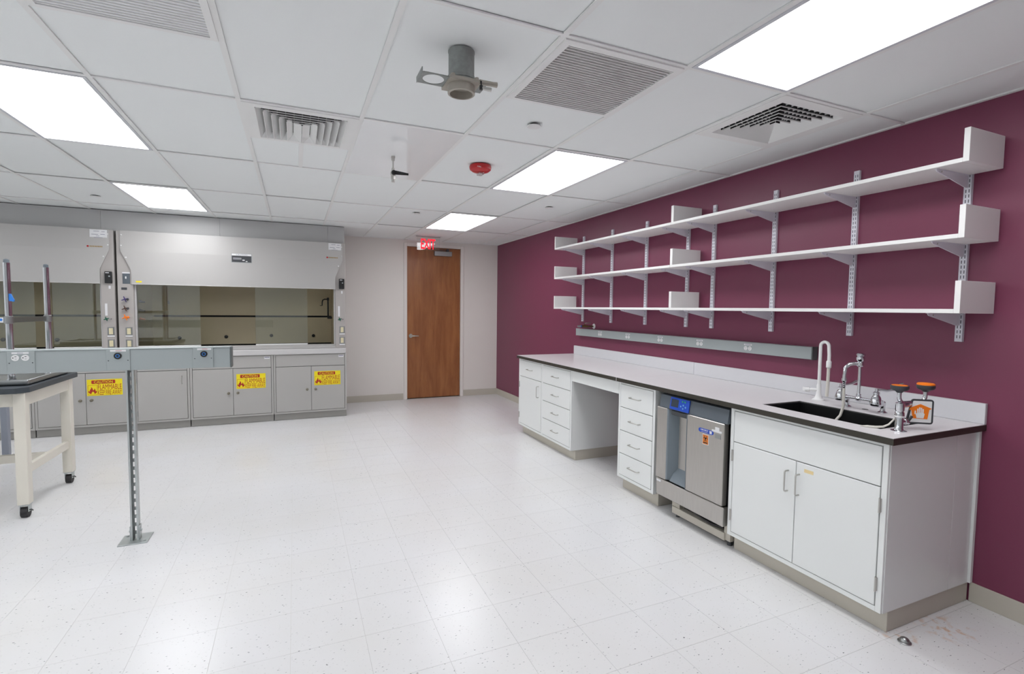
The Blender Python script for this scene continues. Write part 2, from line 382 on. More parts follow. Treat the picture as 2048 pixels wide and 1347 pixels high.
# ------------------------------------------------------------------ ceiling
ce = bx(XL, XR, YF, YB, ZC+.06, ZC+.10).obj('ceiling', 'gap', **ST)
gx = lambda i: GX+i*GW
gy = lambda j: GY+j*GD
ICOLS = list(range(-13, 6)); JROWS = list(range(-5, 4))
lights = {(i, j) for i in (3, -2, -7, -12) for j in (-2, 0, 2)} | {(-7, -4)}  # the panels out of view are added to light the room
BW = .012
def cell(i, j):
    return max(gx(i), XL), min(gx(i+1), XR), max(gy(j), YF), (gy(j+1) if j < 3 else YB)
def tile(x0, x1, y0, y1, mat='tile_ceiling', name='ceiling_tile', z=ZC+.007):
    return bx(x0+.004, x1-.004, y0+.004, y1-.004, z, z+.016, .001).obj(name, mat, ce)
_tm = None
for i in ICOLS:
    for j in JROWS:
        x0, x1, y0, y1 = cell(i, j)
        if x1-x0 < .05 or (i, j) in lights: continue
        if (i, j) in ((2, -1), (-1, -1), (4, -1)): y0 = gy(j+.5)
        if (i, j) == (0, 0):
            xm = (x0+x1)/2; y0 = gy(.5)
            tile(x0, xm, y0, y1); tile(xm, x1, y0, y1)
            bx(xm-BW*1.2, xm+BW*1.2, y0+BW, y1-BW, ZC, ZC+.006).obj('grid_cross_bar', 'grid', ce)
            bx(x0+BW, x1-BW, y0-.006, y0+.006, ZC, ZC+.006).obj('grid_cross_bar', 'grid', ce); continue
        if y0 > gy(j)+.1: bx(x0+BW, x1-BW, y0-.006, y0+.006, ZC, ZC+.006).obj('grid_cross_bar', 'grid', ce)
        if (i, j) == (1, 0): tile(x0+.008, x1-.008, y0+.004, y1-.004, 'gloss_panel', 'glossy_ceiling_panel', ZC-.0005); continue
        if abs(x1-x0-GW) < 1e-4 and abs(y1-y0-GD) < 1e-4:
            if _tm is None:
                _tm = bx(-GW/2+.004, GW/2-.004, -GD/2+.004, GD/2-.004, 0, .016, .001).obj('ceiling_tile', 'tile_ceiling', ce); o = _tm
            else:
                o = _tm.copy(); COL.objects.link(o); o.parent = ce
            o.location = ((x0+x1)/2, (y0+y1)/2, ZC+.007+random.uniform(0, .004))
        else: tile(x0, x1, y0, y1)
for i in range(-12, 6):
    bx(gx(i)-BW, gx(i)+BW, YF, YB, ZC, ZC+.006).obj('grid_main_bar', 'grid', ce)
for j in range(-4, 4):
    for i in ICOLS:
        x0, x1 = max(gx(i), XL), min(gx(i+1), XR)
        bx(x0+BW, x1-BW, gy(j)-.009, gy(j)+.009, ZC, ZC+.006).obj('grid_cross_bar', 'grid', ce)
b = bx(XR-.02, XR, YF, YB, ZC-.001, ZC+.02); b.obj('trim_1', 'grid', **ST)
b = bx(.62, XR-.02, YB-.02, YB, ZC-.001, ZC+.02); b.obj('trim_2', 'grid', **ST)

LL = {(3, -2): 'lit ceiling light panel whose end meets the square cone vent', (3, 0): 'lit ceiling light panel next to the red strobe',
      (3, 2): 'lit ceiling light panel closest to the exit sign', (-2, 0): 'lit ceiling light panel between the pale return grille and the fume hoods',
      (-2, 2): 'lit ceiling light panel right against the fume hood closure panels'}
def troffer(i, j):
    x0, x1, y0, y1 = gx(i)+.013, gx(i+1)-.013, gy(j)+.010, gy(j+1)-.010
    lab = LL.get((i, j), 'lit ceiling light panel out of view, added to light the lab')
    t = thing('ceiling_light', lab, 'ceiling light', ((x0+x1)/2, (y0+y1)/2, ZC), 'recessed ceiling light panels')
    B().frame(x0, x1, y0, y1, x0+.018, x1-.018, y0+.018, y1-.018, ZC-.002, ZC+.012).obj('frame', 'lamp_frame', t)
    bx(x0+.018, x1-.018, y0+.018, y1-.018, ZC+.006, ZC+.012).obj('diffuser', 'lamp', t)
    bx(x0+.01, x1-.01, y0+.01, y1-.01, ZC+.013, ZC+.05).obj('housing', 'lamp_frame', t)
for ij in sorted(lights): troffer(*ij)

def return_grille(i, j, lab, mat, deep=.010):
    x0, x1, y0, y1 = gx(i)+.011, gx(i+1)-.011, gy(j)+.009, gy(j+.5)-.005
    t = thing('return_grille', lab, 'air grille', ((x0+x1)/2, (y0+y1)/2, ZC), 'ceiling return grilles')
    B().frame(x0, x1, y0, y1, x0+.034, x1-.026, y0+.036, y1-.022, ZC-.006, ZC+.006).obj('frame', 'grid', t)
    bx(x0+.03, x1-.02, y0+.03, y1-.02, ZC+deep+.0005, ZC+deep+.003).obj('backing', mat, t)
    n = 27; ya, yb = y0+.036, y1-.022; proto = None
    for k in range(n):
        y = ya+(k+.5)*(yb-ya)/n
        if proto is None:
            q = B(); q.prism([(y-.0020, ZC+deep), (y+.0016, ZC+deep), (y+.0030, ZC-.004), (y-.0012, ZC-.004)], 'X', x0+.034, x1-.026)
            proto = q.obj('slat', 'grid', t); py = y
        else:
            o = proto.copy(); COL.objects.link(o); o.parent = t; o.location = (0, y-py, 0)
    return t
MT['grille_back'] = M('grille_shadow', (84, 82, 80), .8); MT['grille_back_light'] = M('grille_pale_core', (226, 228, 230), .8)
return_grille(2, -1, 'square slatted return grille with grey gaps between glossy frame edges', 'grille_back')
return_grille(-1, -1, 'pale slatted return grille with light core in the ceiling corner', 'grille_back_light', -.001)

def cone_vent():
    i, j = 4, -1
    x0, x1, y0, y1 = gx(i)+.011, gx(i+1)-.011, gy(j)+.009, gy(j+.5)-.005; cx, cy = (x0+x1)/2, (y0+y1)/2
    t = thing('supply_diffuser', 'square cone ceiling vent with nested blades beside the burgundy wall', 'air vent', (cx, cy, ZC))
    B().frame(x0, x1, y0, y1, cx-.235, cx+.235, cy-.235, cy+.235, ZC-.004, ZC+.004).obj('frame', 'grid', t)
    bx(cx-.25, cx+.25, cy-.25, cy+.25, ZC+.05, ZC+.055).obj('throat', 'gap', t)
    for k in range(6):
        ro = .235-.036*k; ri = ro-.040; q = B()
        q.box(cx-ro, cx+ro, cy-ro, cy-ro+.003, ZC-.004, ZC+.001); q.box(cx-ro, cx-ro+.003, cy-ro+.003, cy+ro, ZC-.004, ZC+.001)
        for fl_ in (0, 1):
            P4 = [(-ro, ro, ZC-.004), (ro, ro, ZC-.004), (ri, ri, ZC+.038), (-ri, ri, ZC+.038)]
            if fl_: P4 = [(p[1], p[0], p[2]) for p in P4]
            A_ = [q.bm.verts.new((cx+p[0], cy+p[1], p[2])) for p in P4]; C_ = [q.bm.verts.new((cx+p[0], cy+p[1], p[2]+.002)) for p in P4]
            q.bm.faces.new(A_); q.bm.faces.new(C_)
            for e in range(4): q.bm.faces.new((A_[e], A_[(e+1) % 4], C_[(e+1) % 4], C_[e]))
        q.obj('blade', 'grid', t)
        q = bx(cx-ri, cx+ri, cy-ri-.006, cy-ri-.004, ZC+.002, ZC+.05); q.box(cx-ri-.006, cx-ri-.004, cy-ri-.004, cy+ri, ZC+.002, ZC+.05); q.obj('plenum_shade', 'plastic_black', t)  # black sheets behind the bars stand in for shade inside the vent
        if k < 5:
            q = B()
            for s_ in range(-5, 6):
                u = s_*ro/5.5
                if abs(u) > ri-.02: continue
                q.box(cx+u-.001, cx+u+.001, cy-ro+.014, cy-ri-.007, ZC+.004, ZC+.045); q.box(cx-ro+.014, cx-ri-.007, cy+u-.001, cy+u+.001, ZC+.004, ZC+.045)
            q.obj('vane_row', 'grid', t, kind='stuff')
cone_vent()
def louvre_vent():
    i, j = 0, 0
    x0, x1, y0, y1 = gx(i)+.011, gx(i+1)-.011, gy(j)+.009, gy(j+.5)-.005; cx = (x0+x1)/2
    t = thing('supply_diffuser', 'louvred ceiling vent with upright slats above two small tiles', 'air vent', (cx, (y0+y1)/2, ZC))
    ax, ay0, ay1 = .235, y0+.045, y1-.035
    B().prism([(ay1-.030, ZC+.040), (ay1-.027, ZC+.040), (ay1, ZC-.003), (ay1-.003, ZC-.005)], 'X', cx-ax, cx+ax).obj('end_baffle', 'grid', t)
    B().frame(x0, x1, y0, y1, cx-ax, cx+ax, ay0, ay1, ZC-.004, ZC+.004).obj('frame', 'grid', t)
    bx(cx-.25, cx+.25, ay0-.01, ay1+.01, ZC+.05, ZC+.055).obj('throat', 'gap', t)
    for k in range(6):
        r = ax-.038*k; yn = ay0+.035*k
        bx(cx-r+.03, cx+r-.03, yn+.030, yn+.032, ZC+.002, ZC+.05).obj('plenum_shade', 'plastic_black', t)  # black sheet painted as the shade behind each cross blade
        q = B(); q.box(cx-r, cx+r, yn, yn+.003, ZC-.004, ZC+.001)
        q.obj('cross_blade', 'grid', t)
        for s_ in (-1, 1):
            q = B()
            if k < 5: q.prism([(cx+s_*r, ZC-.010), (cx+s_*(r-.003), ZC-.010), (cx+s_*(r-.034), ZC+.034), (cx+s_*(r-.031), ZC+.036)], 'Y', yn+.003, ay1)
            else: q.prism([(cx+s_*.001, ZC-.010), (cx+s_*.004, ZC-.010), (cx+s_*.046, ZC+.030), (cx+s_*.043, ZC+.032)], 'Y', yn+.003, ay1)
            q.obj('side_blade', 'grid', t)
        q = B()
        for s_ in range(-5, 6):
            u = s_*.042
            if abs(u) < r-.02: q.box(cx+u-.0015, cx+u+.0015, yn+.012, yn+.029, ZC+.004, ZC+.045)
        q.obj('vane_row', 'grid', t, kind='stuff')
louvre_vent()

# exhaust stub with blast gate
def exhaust_stub():
    cx, cy = .642, 2.03; R0 = .0515
    t = thing('exhaust_duct_stub', 'galvanised exhaust duct stub with slide gate hanging from ceiling', 'duct', (cx, cy, ZC))
    q = B(); q.lathe([(R0, ZC-.125), (R0, ZC+.002), (R0+.003, ZC+.002), (R0+.003, ZC-.004), (R0+.0015, ZC-.006), (R0+.0015, ZC-.125)], (cx, cy, 0), seg=40, ring=True); q.obj('duct', 'galv', t, smooth=True)
    B().lathe([(R0+.004, ZC-.112), (R0+.004, ZC-.098), (R0+.002, ZC-.097)], (cx, cy, 0), seg=40).obj('duct_band', 'galv', t, smooth=True)
    zg = ZC-.130
    q = B(); q.prism([(cx-.066, cy-.066), (cx+.058, cy-.066), (cx+.066, cy-.05), (cx+.066, cy+.05), (cx+.058, cy+.066), (cx-.066, cy+.066)], 'Z', zg-.006, zg+.006)
    for sx, sy in ((-.05, -.05), (-.05, .05), (.05, -.05), (.05, .05)): q.cyl((cx+sx, cy+sy, zg+.006), (cx+sx, cy+sy, zg+.018), .010, .008, 10)
    q.obj('gate_body', 'cast', t)
    q = B(); q.lathe([(.0465, zg-.006), (.056, zg-.006), (.056, zg-.036), (.053, zg-.038), (.047, zg-.038), (.0465, zg-.034)], (cx, cy, 0), seg=40, ring=True); q.obj('outlet_collar', 'cast', t, smooth=True)
    # sliding gate plate with round hole, sticking out to the left
    q = B(); n = 32; hx, hr, z0, z1 = cx-.118, .043, zg+.001, zg+.003
    out = []
    for k in range(n):
        a = 2*math.pi*k/n; d = max(abs(math.cos(a))/.056, abs(math.sin(a))/.052)
        out.append((hx+math.cos(a)/d, cy+math.sin(a)/d))
    for zz in (z0, z1):
        I = [q.bm.verts.new((hx+hr*math.cos(2*math.pi*k/n), cy+hr*math.sin(2*math.pi*k/n), zz)) for k in range(n)]
        O = [q.bm.verts.new((p[0], p[1], zz)) for p in out]
        for k in range(n): q.bm.faces.new((I[k], I[(k+1) % n], O[(k+1) % n], O[k]))
    q.box(hx-.058, hx-.0550, cy-.05, cy+.05, zg-.002, zg+.02); q.obj('gate_plate', 'galv', t); bx(cx+.066, cx+.098, cy-.045, cy+.045, z0, z1).obj('gate_plate_end', 'galv', t)
    B().tube([(cx+.06, cy-.058, zg), (cx+.115, cy-.058, zg+.001), (cx+.135, cy-.058, zg+.002)], [.011, .010, .011]).obj('gate_arm', 'cast', t, smooth=True)
    q = B(); q.cyl((cx+.062, cy-.07, zg-.018), (cx+.062, cy-.07, zg-.034), .007); q.cyl((cx+.062, cy-.07, zg), (cx+.062, cy-.07, zg-.02), .003)
    k_ = q.obj('lock_screw', 'plastic_black', t)
    B().tube([(cx+.064, cy-.07, zg-.027), (cx+.092, cy-.074, zg-.029), (cx+.104, cy-.076, zg-.030)], [.006, .008, .008]).obj('lock_lever', 'nickel', k_, smooth=True)
    bx(cx-.046, cx+.046, cy-.046, cy+.046, zg-.003, zg-.001).obj('closed_blade', 'plastic_white', t)
exhaust_stub()

# gas valve below the glossy panel
def gas_valve():
    cx, cy = .640, 3.583; zt = ZC-.001
    t = thing('gas_valve', 'small nickel ball valve with black lever hanging from glossy panel', 'valve', (cx, cy, zt))
    q = B(); q.cyl((cx, cy, zt), (cx, cy, zt-.012), .014, .014, 6); q.cyl((cx, cy, zt-.012), (cx, cy, zt-.03), .011, .011, 6); q.cyl((cx, cy, zt-.03), (cx, cy, zt-.085), .0055)
    q.cyl((cx, cy, zt-.08), (cx, cy, zt-.10), .010, .012, 8)
    q.obj('pipe', 'nickel', t, smooth=True)
    q = B(); q.sphere((cx, cy, zt-.118), .020, (1, 1, 1.1)); q.cyl((cx, cy, zt-.135), (cx, cy, zt-.158), .017, .016, 6); q.cyl((cx, cy, zt-.158), (cx, cy, zt-.176), .012, .012, 12)
    q.obj('valve_body', 'nickel', t, smooth=True)
    q = B(); q.cyl((cx, cy-.018, zt-.116), (cx, cy-.034, zt-.116), .017, .015, 16); q.prism([(cx, zt-.103), (cx+.035, zt-.106), (cx+.10, zt-.113), (cx+.10, zt-.126), (cx+.03, zt-.130), (cx, zt-.130)], 'Y', cy-.034, cy-.026)
    q.obj('lever', 'plastic_black', t)
gas_valve()
# red strobe
cx, cy = 1.272, 3.545
t = thing('alarm_strobe', 'red round alarm strobe with clear lens on ceiling tile', 'alarm', (cx, cy, ZC))
B().lathe([(.078, ZC+.002), (.082, ZC-.010), (.078, ZC-.028), (.060, ZC-.042), (.03, ZC-.048), (0, ZC-.048)], (cx, cy, 0), seg=36).obj('housing', 'red_p', t, smooth=True)
MT['lens'] = clear('strobe_lens', (.95, .95, .95), 3.0)
bx(cx-.02, cx+.02, cy-.028, cy+.028, ZC-.066, ZC-.046, .005, 2).obj('lens', 'lens', t)
B().cyl((cx-.012, cy, ZC-.056), (cx+.012, cy, ZC-.056), .006).obj('flash_tube', 'plastic_white', t)
lettering('FIRE', 'lettering', 'white_print', t, 'Y', (cx-.035, cy-.074, ZC-.026), .03, .008)
for (px, py, lab, drop) in ((1.268, 2.633, 'round white sprinkler cover with open gap beside the return grille', .006), (-1.777, 6.166, 'faint round sprinkler cover on ceiling near the fume hoods', .002),
                      (1.259, 5.62, 'small round sprinkler cover near the exit side light panel', .002), (2.435, 4.668, 'round sprinkler cover on ceiling tile near burgundy wall', .002)):
    t = thing('sprinkler_cover', lab, 'sprinkler', (px, py, ZC), 'ceiling sprinkler covers')
    B().lathe([(.024, ZC+.004), (.024, ZC-drop), (.020, ZC-drop)], (px, py, 0), seg=24).obj('collar', 'gap', t)
    B().lathe([(.040, ZC-drop), (.041, ZC-drop-.002), (.040, ZC-drop-.004), (.0, ZC-drop-.005)], (px, py, 0), seg=28).obj('cover_plate', 'plastic_white', t, smooth=True)

# exit sign
ex, ey = 1.825, 7.34
t = thing('exit_sign', 'clear acrylic exit sign with glowing red letters hanging from ceiling', 'sign', (ex, ey, ZC))
bx(ex-.195, ex+.195, ey-.03, ey+.03, ZC-.004, ZC+.002).obj('trim_plate', 'grid', t)
bx(ex-.18, ex+.18, ey-.012, ey+.012, ZC-.008, ZC-.003).obj('mounting_slot', 'plastic_dark', t)
bx(ex-.17, ex+.17, ey-.003, ey+.003, ZC-.205, ZC-.008, .001).obj('acrylic_panel', 'acrylic', t)
lettering('EXIT', 'lettering', 'exit', t, 'Y', (ex-.005, ey-.0045, ZC-.113), .215, .150, .001, .02)

# ------------------------------------------------------------------ casework along the burgundy wall
FX = 2.412          # cabinet front plane
CT, CB = .915, .883
def pull(parent, a, c, out, r=.0042, d=.028, mat='nickel'):
    a, c, out = Vector(a), Vector(c), Vector(out)
    k = .008; u = (c-a).normalized()
    p = [a, a+out*(d-k), a+out*(d-k*.3)+u*k*.3, a+out*d+u*k, c+out*d-u*k, c+out*(d-k*.3)-u*k*.3, c+out*(d-k), c]
    return B().tube(p, r, 8).obj('handle', mat, parent, smooth=True)
OUT = Vector((-1, 0, 0))
def front(parent, name, y0, y1, z0, z1, mat='cabinet', th=.020):
    return bx(FX-.002, FX+th-.002, y0, y1, z0, z1, .0015).obj(name, mat, parent)
def carcass(t, y0, y1, z0=.10, side_cut=False):
    q = bx(FX+.018, XR-.004, y0, y0+.018, z0, CB-.001, .001); q.box(FX+.018, XR-.004, y1-.018, y1, z0, CB-.001, .001)
    q.box(FX+.018, XR-.004, y0+.018, y1-.018, z0, z0+.018); q.box(XR-.02, XR-.004, y0+.018, y1-.018, z0+.018, CB-.001)
    q.obj('carcass', 'cabinet', t)
def face_frame(t, y0, y1, cols, rows_at_top=.868):
    q = B(); z0 = .10
    q.box(FX, FX+.018, y0, y0+.024, z0, CB-.001, .001); q.box(FX, FX+.018, y1-.024, y1, z0, CB-.001, .001)
    q.box(FX, FX+.018, y0+.024, y1-.024, z0, z0+.024, .001); q.box(FX, FX+.018, y0+.024, y1-.024, .866, CB-.001, .001)
    for c_ in cols: q.box(FX, FX+.018, c_-.018, c_+.018, z0+.024, .866, .001)
    q.obj('face_frame', 'cabinet', t)
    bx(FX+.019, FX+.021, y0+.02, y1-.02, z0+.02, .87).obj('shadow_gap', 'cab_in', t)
def plinth(t, y0, y1, x0=None):
    bx(FX+.055, XR-.01, y0+.006, y1-.006, 0, .10, .002).obj('plinth', 'vinyl', t)
def drawer(t, y0, y1, z0, z1, hl=.14):
    d = front(t, 'drawer', y0, y1, z0, z1); ym = (y0+y1)/2; zm = (z0+z1)/2
    pull(d, (FX-.002, ym+.06, zm+.002), (FX-.002, ym-.06, zm+.002), OUT)
    return d
def hinge(t, y, z):
    q = bx(FX-.008, FX+.002, y-.005, y+.005, z-.032, z+.032, .002); q.cyl((FX-.008, y, z-.034), (FX-.008, y, z+.034), .0045, None, 8); return q.obj('hinge', 'nickel', t)

# cabinet at the far end: drawer over door + drawer stack
t = thing('base_cabinet', 'white base cabinet with one door and five drawers at the far counter end', 'cabinet', (FX+.3, 4.71, 0))
carcass(t, 4.10, 5.32); face_frame(t, 4.10, 5.32, [4.72]); plinth(t, 4.10, 5.32)
drawer(t, 4.742, 5.292, .681, .863)
d = front(t, 'door', 4.742, 5.292, .128, .675); pull(d, (FX-.002, 4.80, .50), (FX-.002, 4.80, .62), OUT)
for z in (.22, .58): hinge(t, 5.296, z)
for z0, z1 in ((.128, .300), (.306, .487), (.493, .675), (.681, .863)): drawer(t, 4.128, 4.698, z0, z1)
# knee space apron
t = thing('knee_space_apron', 'plain white apron panel bridging the open knee space', 'apron panel', (FX, 3.72, .777))
bx(FX, FX+.020, 3.348, 4.097, .777, CB-.001, .0015).obj('panel', 'cabinet', t)
bx(FX+.02, FX+.05, 3.348, 4.097, .84, CB-.002).obj('mounting_rail', 'cabinet', t)
# narrow drawer cabinet
t = thing('base_cabinet', 'narrow white base cabinet with four drawers beside the glassware washer', 'cabinet', (FX+.3, 3.12, 0))
carcass(t, 2.895, 3.345); face_frame(t, 2.895, 3.345, []); plinth(t, 2.895, 3.345)
for z0, z1 in ((.128, .300), (.306, .487), (.493, .675), (.681, .863)): drawer(t, 2.923, 3.317, z0, z1)
# sink cabinet
t = thing('base_cabinet', 'white double-door sink base cabinet with false top panel', 'cabinet', (FX+.3, 1.77, 0))
carcass(t, 1.33, 2.205); face_frame(t, 1.33, 2.205, []); plinth(t, 1.325, 2.205)
front(t, 'false_drawer_panel', 1.358, 2.177, .681, .863)
d1 = front(t, 'door', 1.770, 2.177, .128, .676); pull(d1, (FX-.002, 1.812, .505), (FX-.002, 1.812, .615), OUT)
d2 = front(t, 'door', 1.358, 1.766, .128, .676); pull(d2, (FX-.002, 1.748, .503), (FX-.002, 1.748, .613), OUT)
bx(FX-.0026, FX-.0018, 1.672, 1.722, .632, .650).obj('tape_strip', 'beige_tape', d2)
for z in (.23, .595):
    hinge(t, 2.181, z); hinge(t, 1.353, z)
bx(FX+.012, XR-.20, 1.3265, 1.3298, .10, CB-.002).obj('end_panel', 'cabinet', t)
bx(XR-.198, XR-.028, 1.3262, 1.3298, .10, CB-.002).obj('rear_end_panel', 'cabinet', t)
bx(XR-.026, XR-.002, 1.315, 1.330, .10, CB-.002, .002).obj('scribe_strip', 'cabinet', t)

# worktops
SX0, SX1, SY0, SY1 = 2.520, 2.850, 1.432, 2.085
t = thing('worktop', 'pale laminate worktop with dark edge and sink cutout', 'worktop', (2.76, 2.32, CB))
B().frame(2.385, XR-.001, 1.300, 3.348, SX0, SX1, SY0, SY1, CB, CT-.0025).obj('slab', 'counter_edge', t)
B().frame(2.3865, XR-.001, 1.3015, 3.3478, SX0+.002, SX1-.002, SY0+.002, SY1-.002, CT-.0025, CT).obj('surface', 'counter', t)
bx(XR-.022, XR-.002, 1.300, 3.264, CT+.0005, CT+.104, .002).obj('backsplash', 'splash', base=(XR-.012, 2.28, CT), **tag('pale laminate backsplash strip behind the sink and washer', 'backsplash', 'laminate backsplash strips'))
t2 = thing('worktop', 'pale laminate worktop with dark edge spanning the knee space', 'worktop', (2.76, 4.34, CB))
bx(2.385, XR-.001, 3.350, 5.330, CB, CT-.0025).obj('slab', 'counter_edge', t2)
bx(2.3865, XR-.001, 3.3502, 5.3285, CT-.0025, CT).obj('surface', 'counter', t2)
bx(XR-.022, XR-.002, 3.266, 5.270, CT+.0005, CT+.104, .002).obj('backsplash', 'splash', base=(XR-.012, 4.27, CT), **tag('pale laminate backsplash strip behind the knee space worktop', 'backsplash', 'laminate backsplash strips'))
bx(2.3848, 2.3862, 3.346, 3.352, CB+.002, CT-.001).obj('joint_filler', 'counter', t2)
# sink basin
sk = thing('sink', 'black epoxy sink basin set into the pale worktop', 'sink', ((SX0+SX1)/2, (SY0+SY1)/2, .62))
q = B(); T_ = .012; zb = .62; zt = CT-.004
q.box(SX0, SX0+T_, SY0, SY1, zb, zt, .003); q.box(SX1-T_, SX1, SY0, SY1, zb, zt, .003); q.box(SX0+T_, SX1-T_, SY0, SY0+T_, zb, zt, .003); q.box(SX0+T_, SX1-T_, SY1-T_, SY1, zb, zt, .003)
q.box(SX0, SX1, SY0, SY1, zb, zb+.014); q.obj('basin', 'black_epoxy', sk)
B().lathe([(.045, zb+.014), (.045, zb+.018), (.03, zb+.018), (.028, zb+.015)], ((SX0+SX1)/2, 1.75, 0)).obj('drain', 'chrome', sk, smooth=True)
B().lathe([(.016, CT), (.016, CT+.0006), (.0, CT+.0006)], (2.955, 1.765, 0), seg=20).obj('tap_hole', 'plastic_black', base=(2.955, 1.765, CT), **tag('dark empty tap hole in worktop behind the sink', 'hole'))

# white gooseneck tap
def ro_tap():
    x, y = 2.985, 2.062
    t = thing('gooseneck_tap', 'white plastic gooseneck tap behind the far sink corner', 'tap', (x, y, CT))
    B().lathe([(.034, CT), (.034, CT+.004), (.022, CT+.012), (.014, CT+.035), (.012, CT+.06), (.013, CT+.09), (.010, CT+.10)], (x, y, 0), seg=20).obj('base', 'plastic_white', t, smooth=True)
    R_ = .026; zt = CT+.337
    p = [(x, y, CT+.09), (x, y, CT+.2), (x, y, zt)] + arc((x, y-R_, zt), R_, 0, math.pi, 12, (0, 1, 0), (0, 0, 1))[1:]
    p = [Vector(q_) for q_ in p]
    for k in range(3, len(p)): pass
    p += [(x, y-2*R_-.004, zt-.05), (x, y-2*R_-.004, zt-.11)]
    q = B(); q.tube(p, .0095, 12); q.obj('spout', 'plastic_white', t, smooth=True)
    B().lathe([(.010, CT+.205), (.0145, CT+.210), (.0145, CT+.245), (.010, CT+.252)], (x, y-2*R_-.004, 0), seg=16).obj('nozzle_collar', 'plastic_white', t, smooth=True)
    B().tube([(x, y-2*R_-.004, CT+.21), (x, y-2*R_-.003, CT+.09), (x, y-2*R_, CT+.03)], .009, 12).obj('outlet_tube', 'tube_white', t, smooth=True)
    q = B(); q.cyl((x, y, CT+.063), (x-.02, y+.045, CT+.06), .010, .010, 12); q.cyl((x-.02, y+.045, CT+.06), (x-.03, y+.068, CT+.058), .014, .014, 10); q.box(x-.033, x-.027, y+.05, y+.085, CT+.048, CT+.072, .002)
    q.obj('valve_knob', 'plastic_white', t, smooth=True)
ro_tap()
# chrome bridge tap
def bridge_tap():
    x, y0, y1 = 2.945, 1.668, 1.860; ym = (y0+y1)/2; fx = x-.055; zb = CT+.065
    t = thing('bridge_tap', 'chrome bridge laboratory tap with lever handles and rubber hose', 'tap', (x, ym, CT))
    for y in (y0, y1):
        q = B(); q.lathe([(.024, CT), (.024, CT+.004), (.014, CT+.010), (.011, CT+.030), (.013, CT+.045), (.013, CT+.058), (.008, CT+.064)], (x, y, 0), seg=18)
        q.tube([(x, y, CT+.04), (x-.01, y, CT+.058), (x-.03, y, zb), (fx, y, zb)], .012, 12); q.obj('inlet_elbow', 'chrome', t, smooth=True)
        s_ = -1 if y == y0 else 1
        q = B(); q.lathe([(.020, zb-.028), (.029, zb-.021), (.031, zb-.008), (.021, zb+.024), (.015, zb+.036), (.016, zb+.042), (.016, zb+.050), (.009, zb+.054), (.008, zb+.070)], (fx-.006, y, 0), seg=20)
        v_ = q.obj('valve_body', 'chrome', t, smooth=True)
        q = B()
        if s_ < 0: q.tube([(fx-.006, y, zb+.066), (fx+.03, y-.030, zb+.062), (fx+.06, y-.050, zb+.068), (fx+.085, y-.062, zb+.095), (fx+.10, y-.068, zb+.100)], [.006, .0075, .008, .010, .009])
        else: q.tube([(fx-.006, y, zb+.066), (fx+.02, y-.012, zb+.066), (fx+.055, y-.022, zb+.072), (fx+.085, y-.028, zb+.085)], [.006, .006, .007, .008])
        q.obj('lever', 'chrome', v_, smooth=True)
    B().cyl((fx, y0, zb), (fx, y1, zb), .0085, None, 14).obj('bridge_pipe', 'chrome', t, smooth=True)
    q = B(); q.sphere((fx, ym, zb), .017); q.cyl((fx, ym, zb), (fx, ym, zb+.215), .0085, None, 14); q.lathe([(.012, zb+.0), (.012, zb+.024), (.009, zb+.026)], (fx, ym, 0)); q.obj('riser', 'chrome', t, smooth=True)
    q = B(); q.lathe([(.012, zb+.180), (.017, zb+.186), (.017, zb+.204), (.013, zb+.208), (.019, zb+.216), (.021, zb+.232), (.016, zb+.236), (.018, zb+.240), (.022, zb+.244), (.020, zb+.252), (.010, zb+.256)], (fx, ym, 0), seg=20); q.obj('vacuum_breaker', 'chrome', t, smooth=True)
    sx = fx-.055; sy = ym+.045
    q = B(); q.tube([(fx, ym, zb+.195), (fx-.02, ym+.017, zb+.196), (fx-.04, ym+.033, zb+.192), (sx, sy, zb+.172), (sx-.002, sy+.002, zb+.13), (sx-.002, sy+.002, zb+.108)], [.009, .009, .010, .010, .010, .010], 12); q.obj('spout', 'chrome', t, smooth=True)
    sx -= .002; sy += .002
    pr = [(.013, zb+.112), (.013, zb+.098)]
    for k in range(5): pr += [(.0095-.0006*k, zb+.094-.010*k), (.0075-.0006*k, zb+.086-.010*k)]
    B().lathe(pr, (sx, sy, 0), seg=16).obj('hose_barb', 'chrome', t, smooth=True)
    B().tube([(sx, sy, zb+.056), (sx+.001, sy, zb), (sx, sy-.001, zb-.05), (sx-.010, sy+.006, zb-.10), (sx-.030, sy+.017, zb-.128)], .0072, 10).obj('rubber_hose', 'tube_white', t, smooth=True)
bridge_tap()
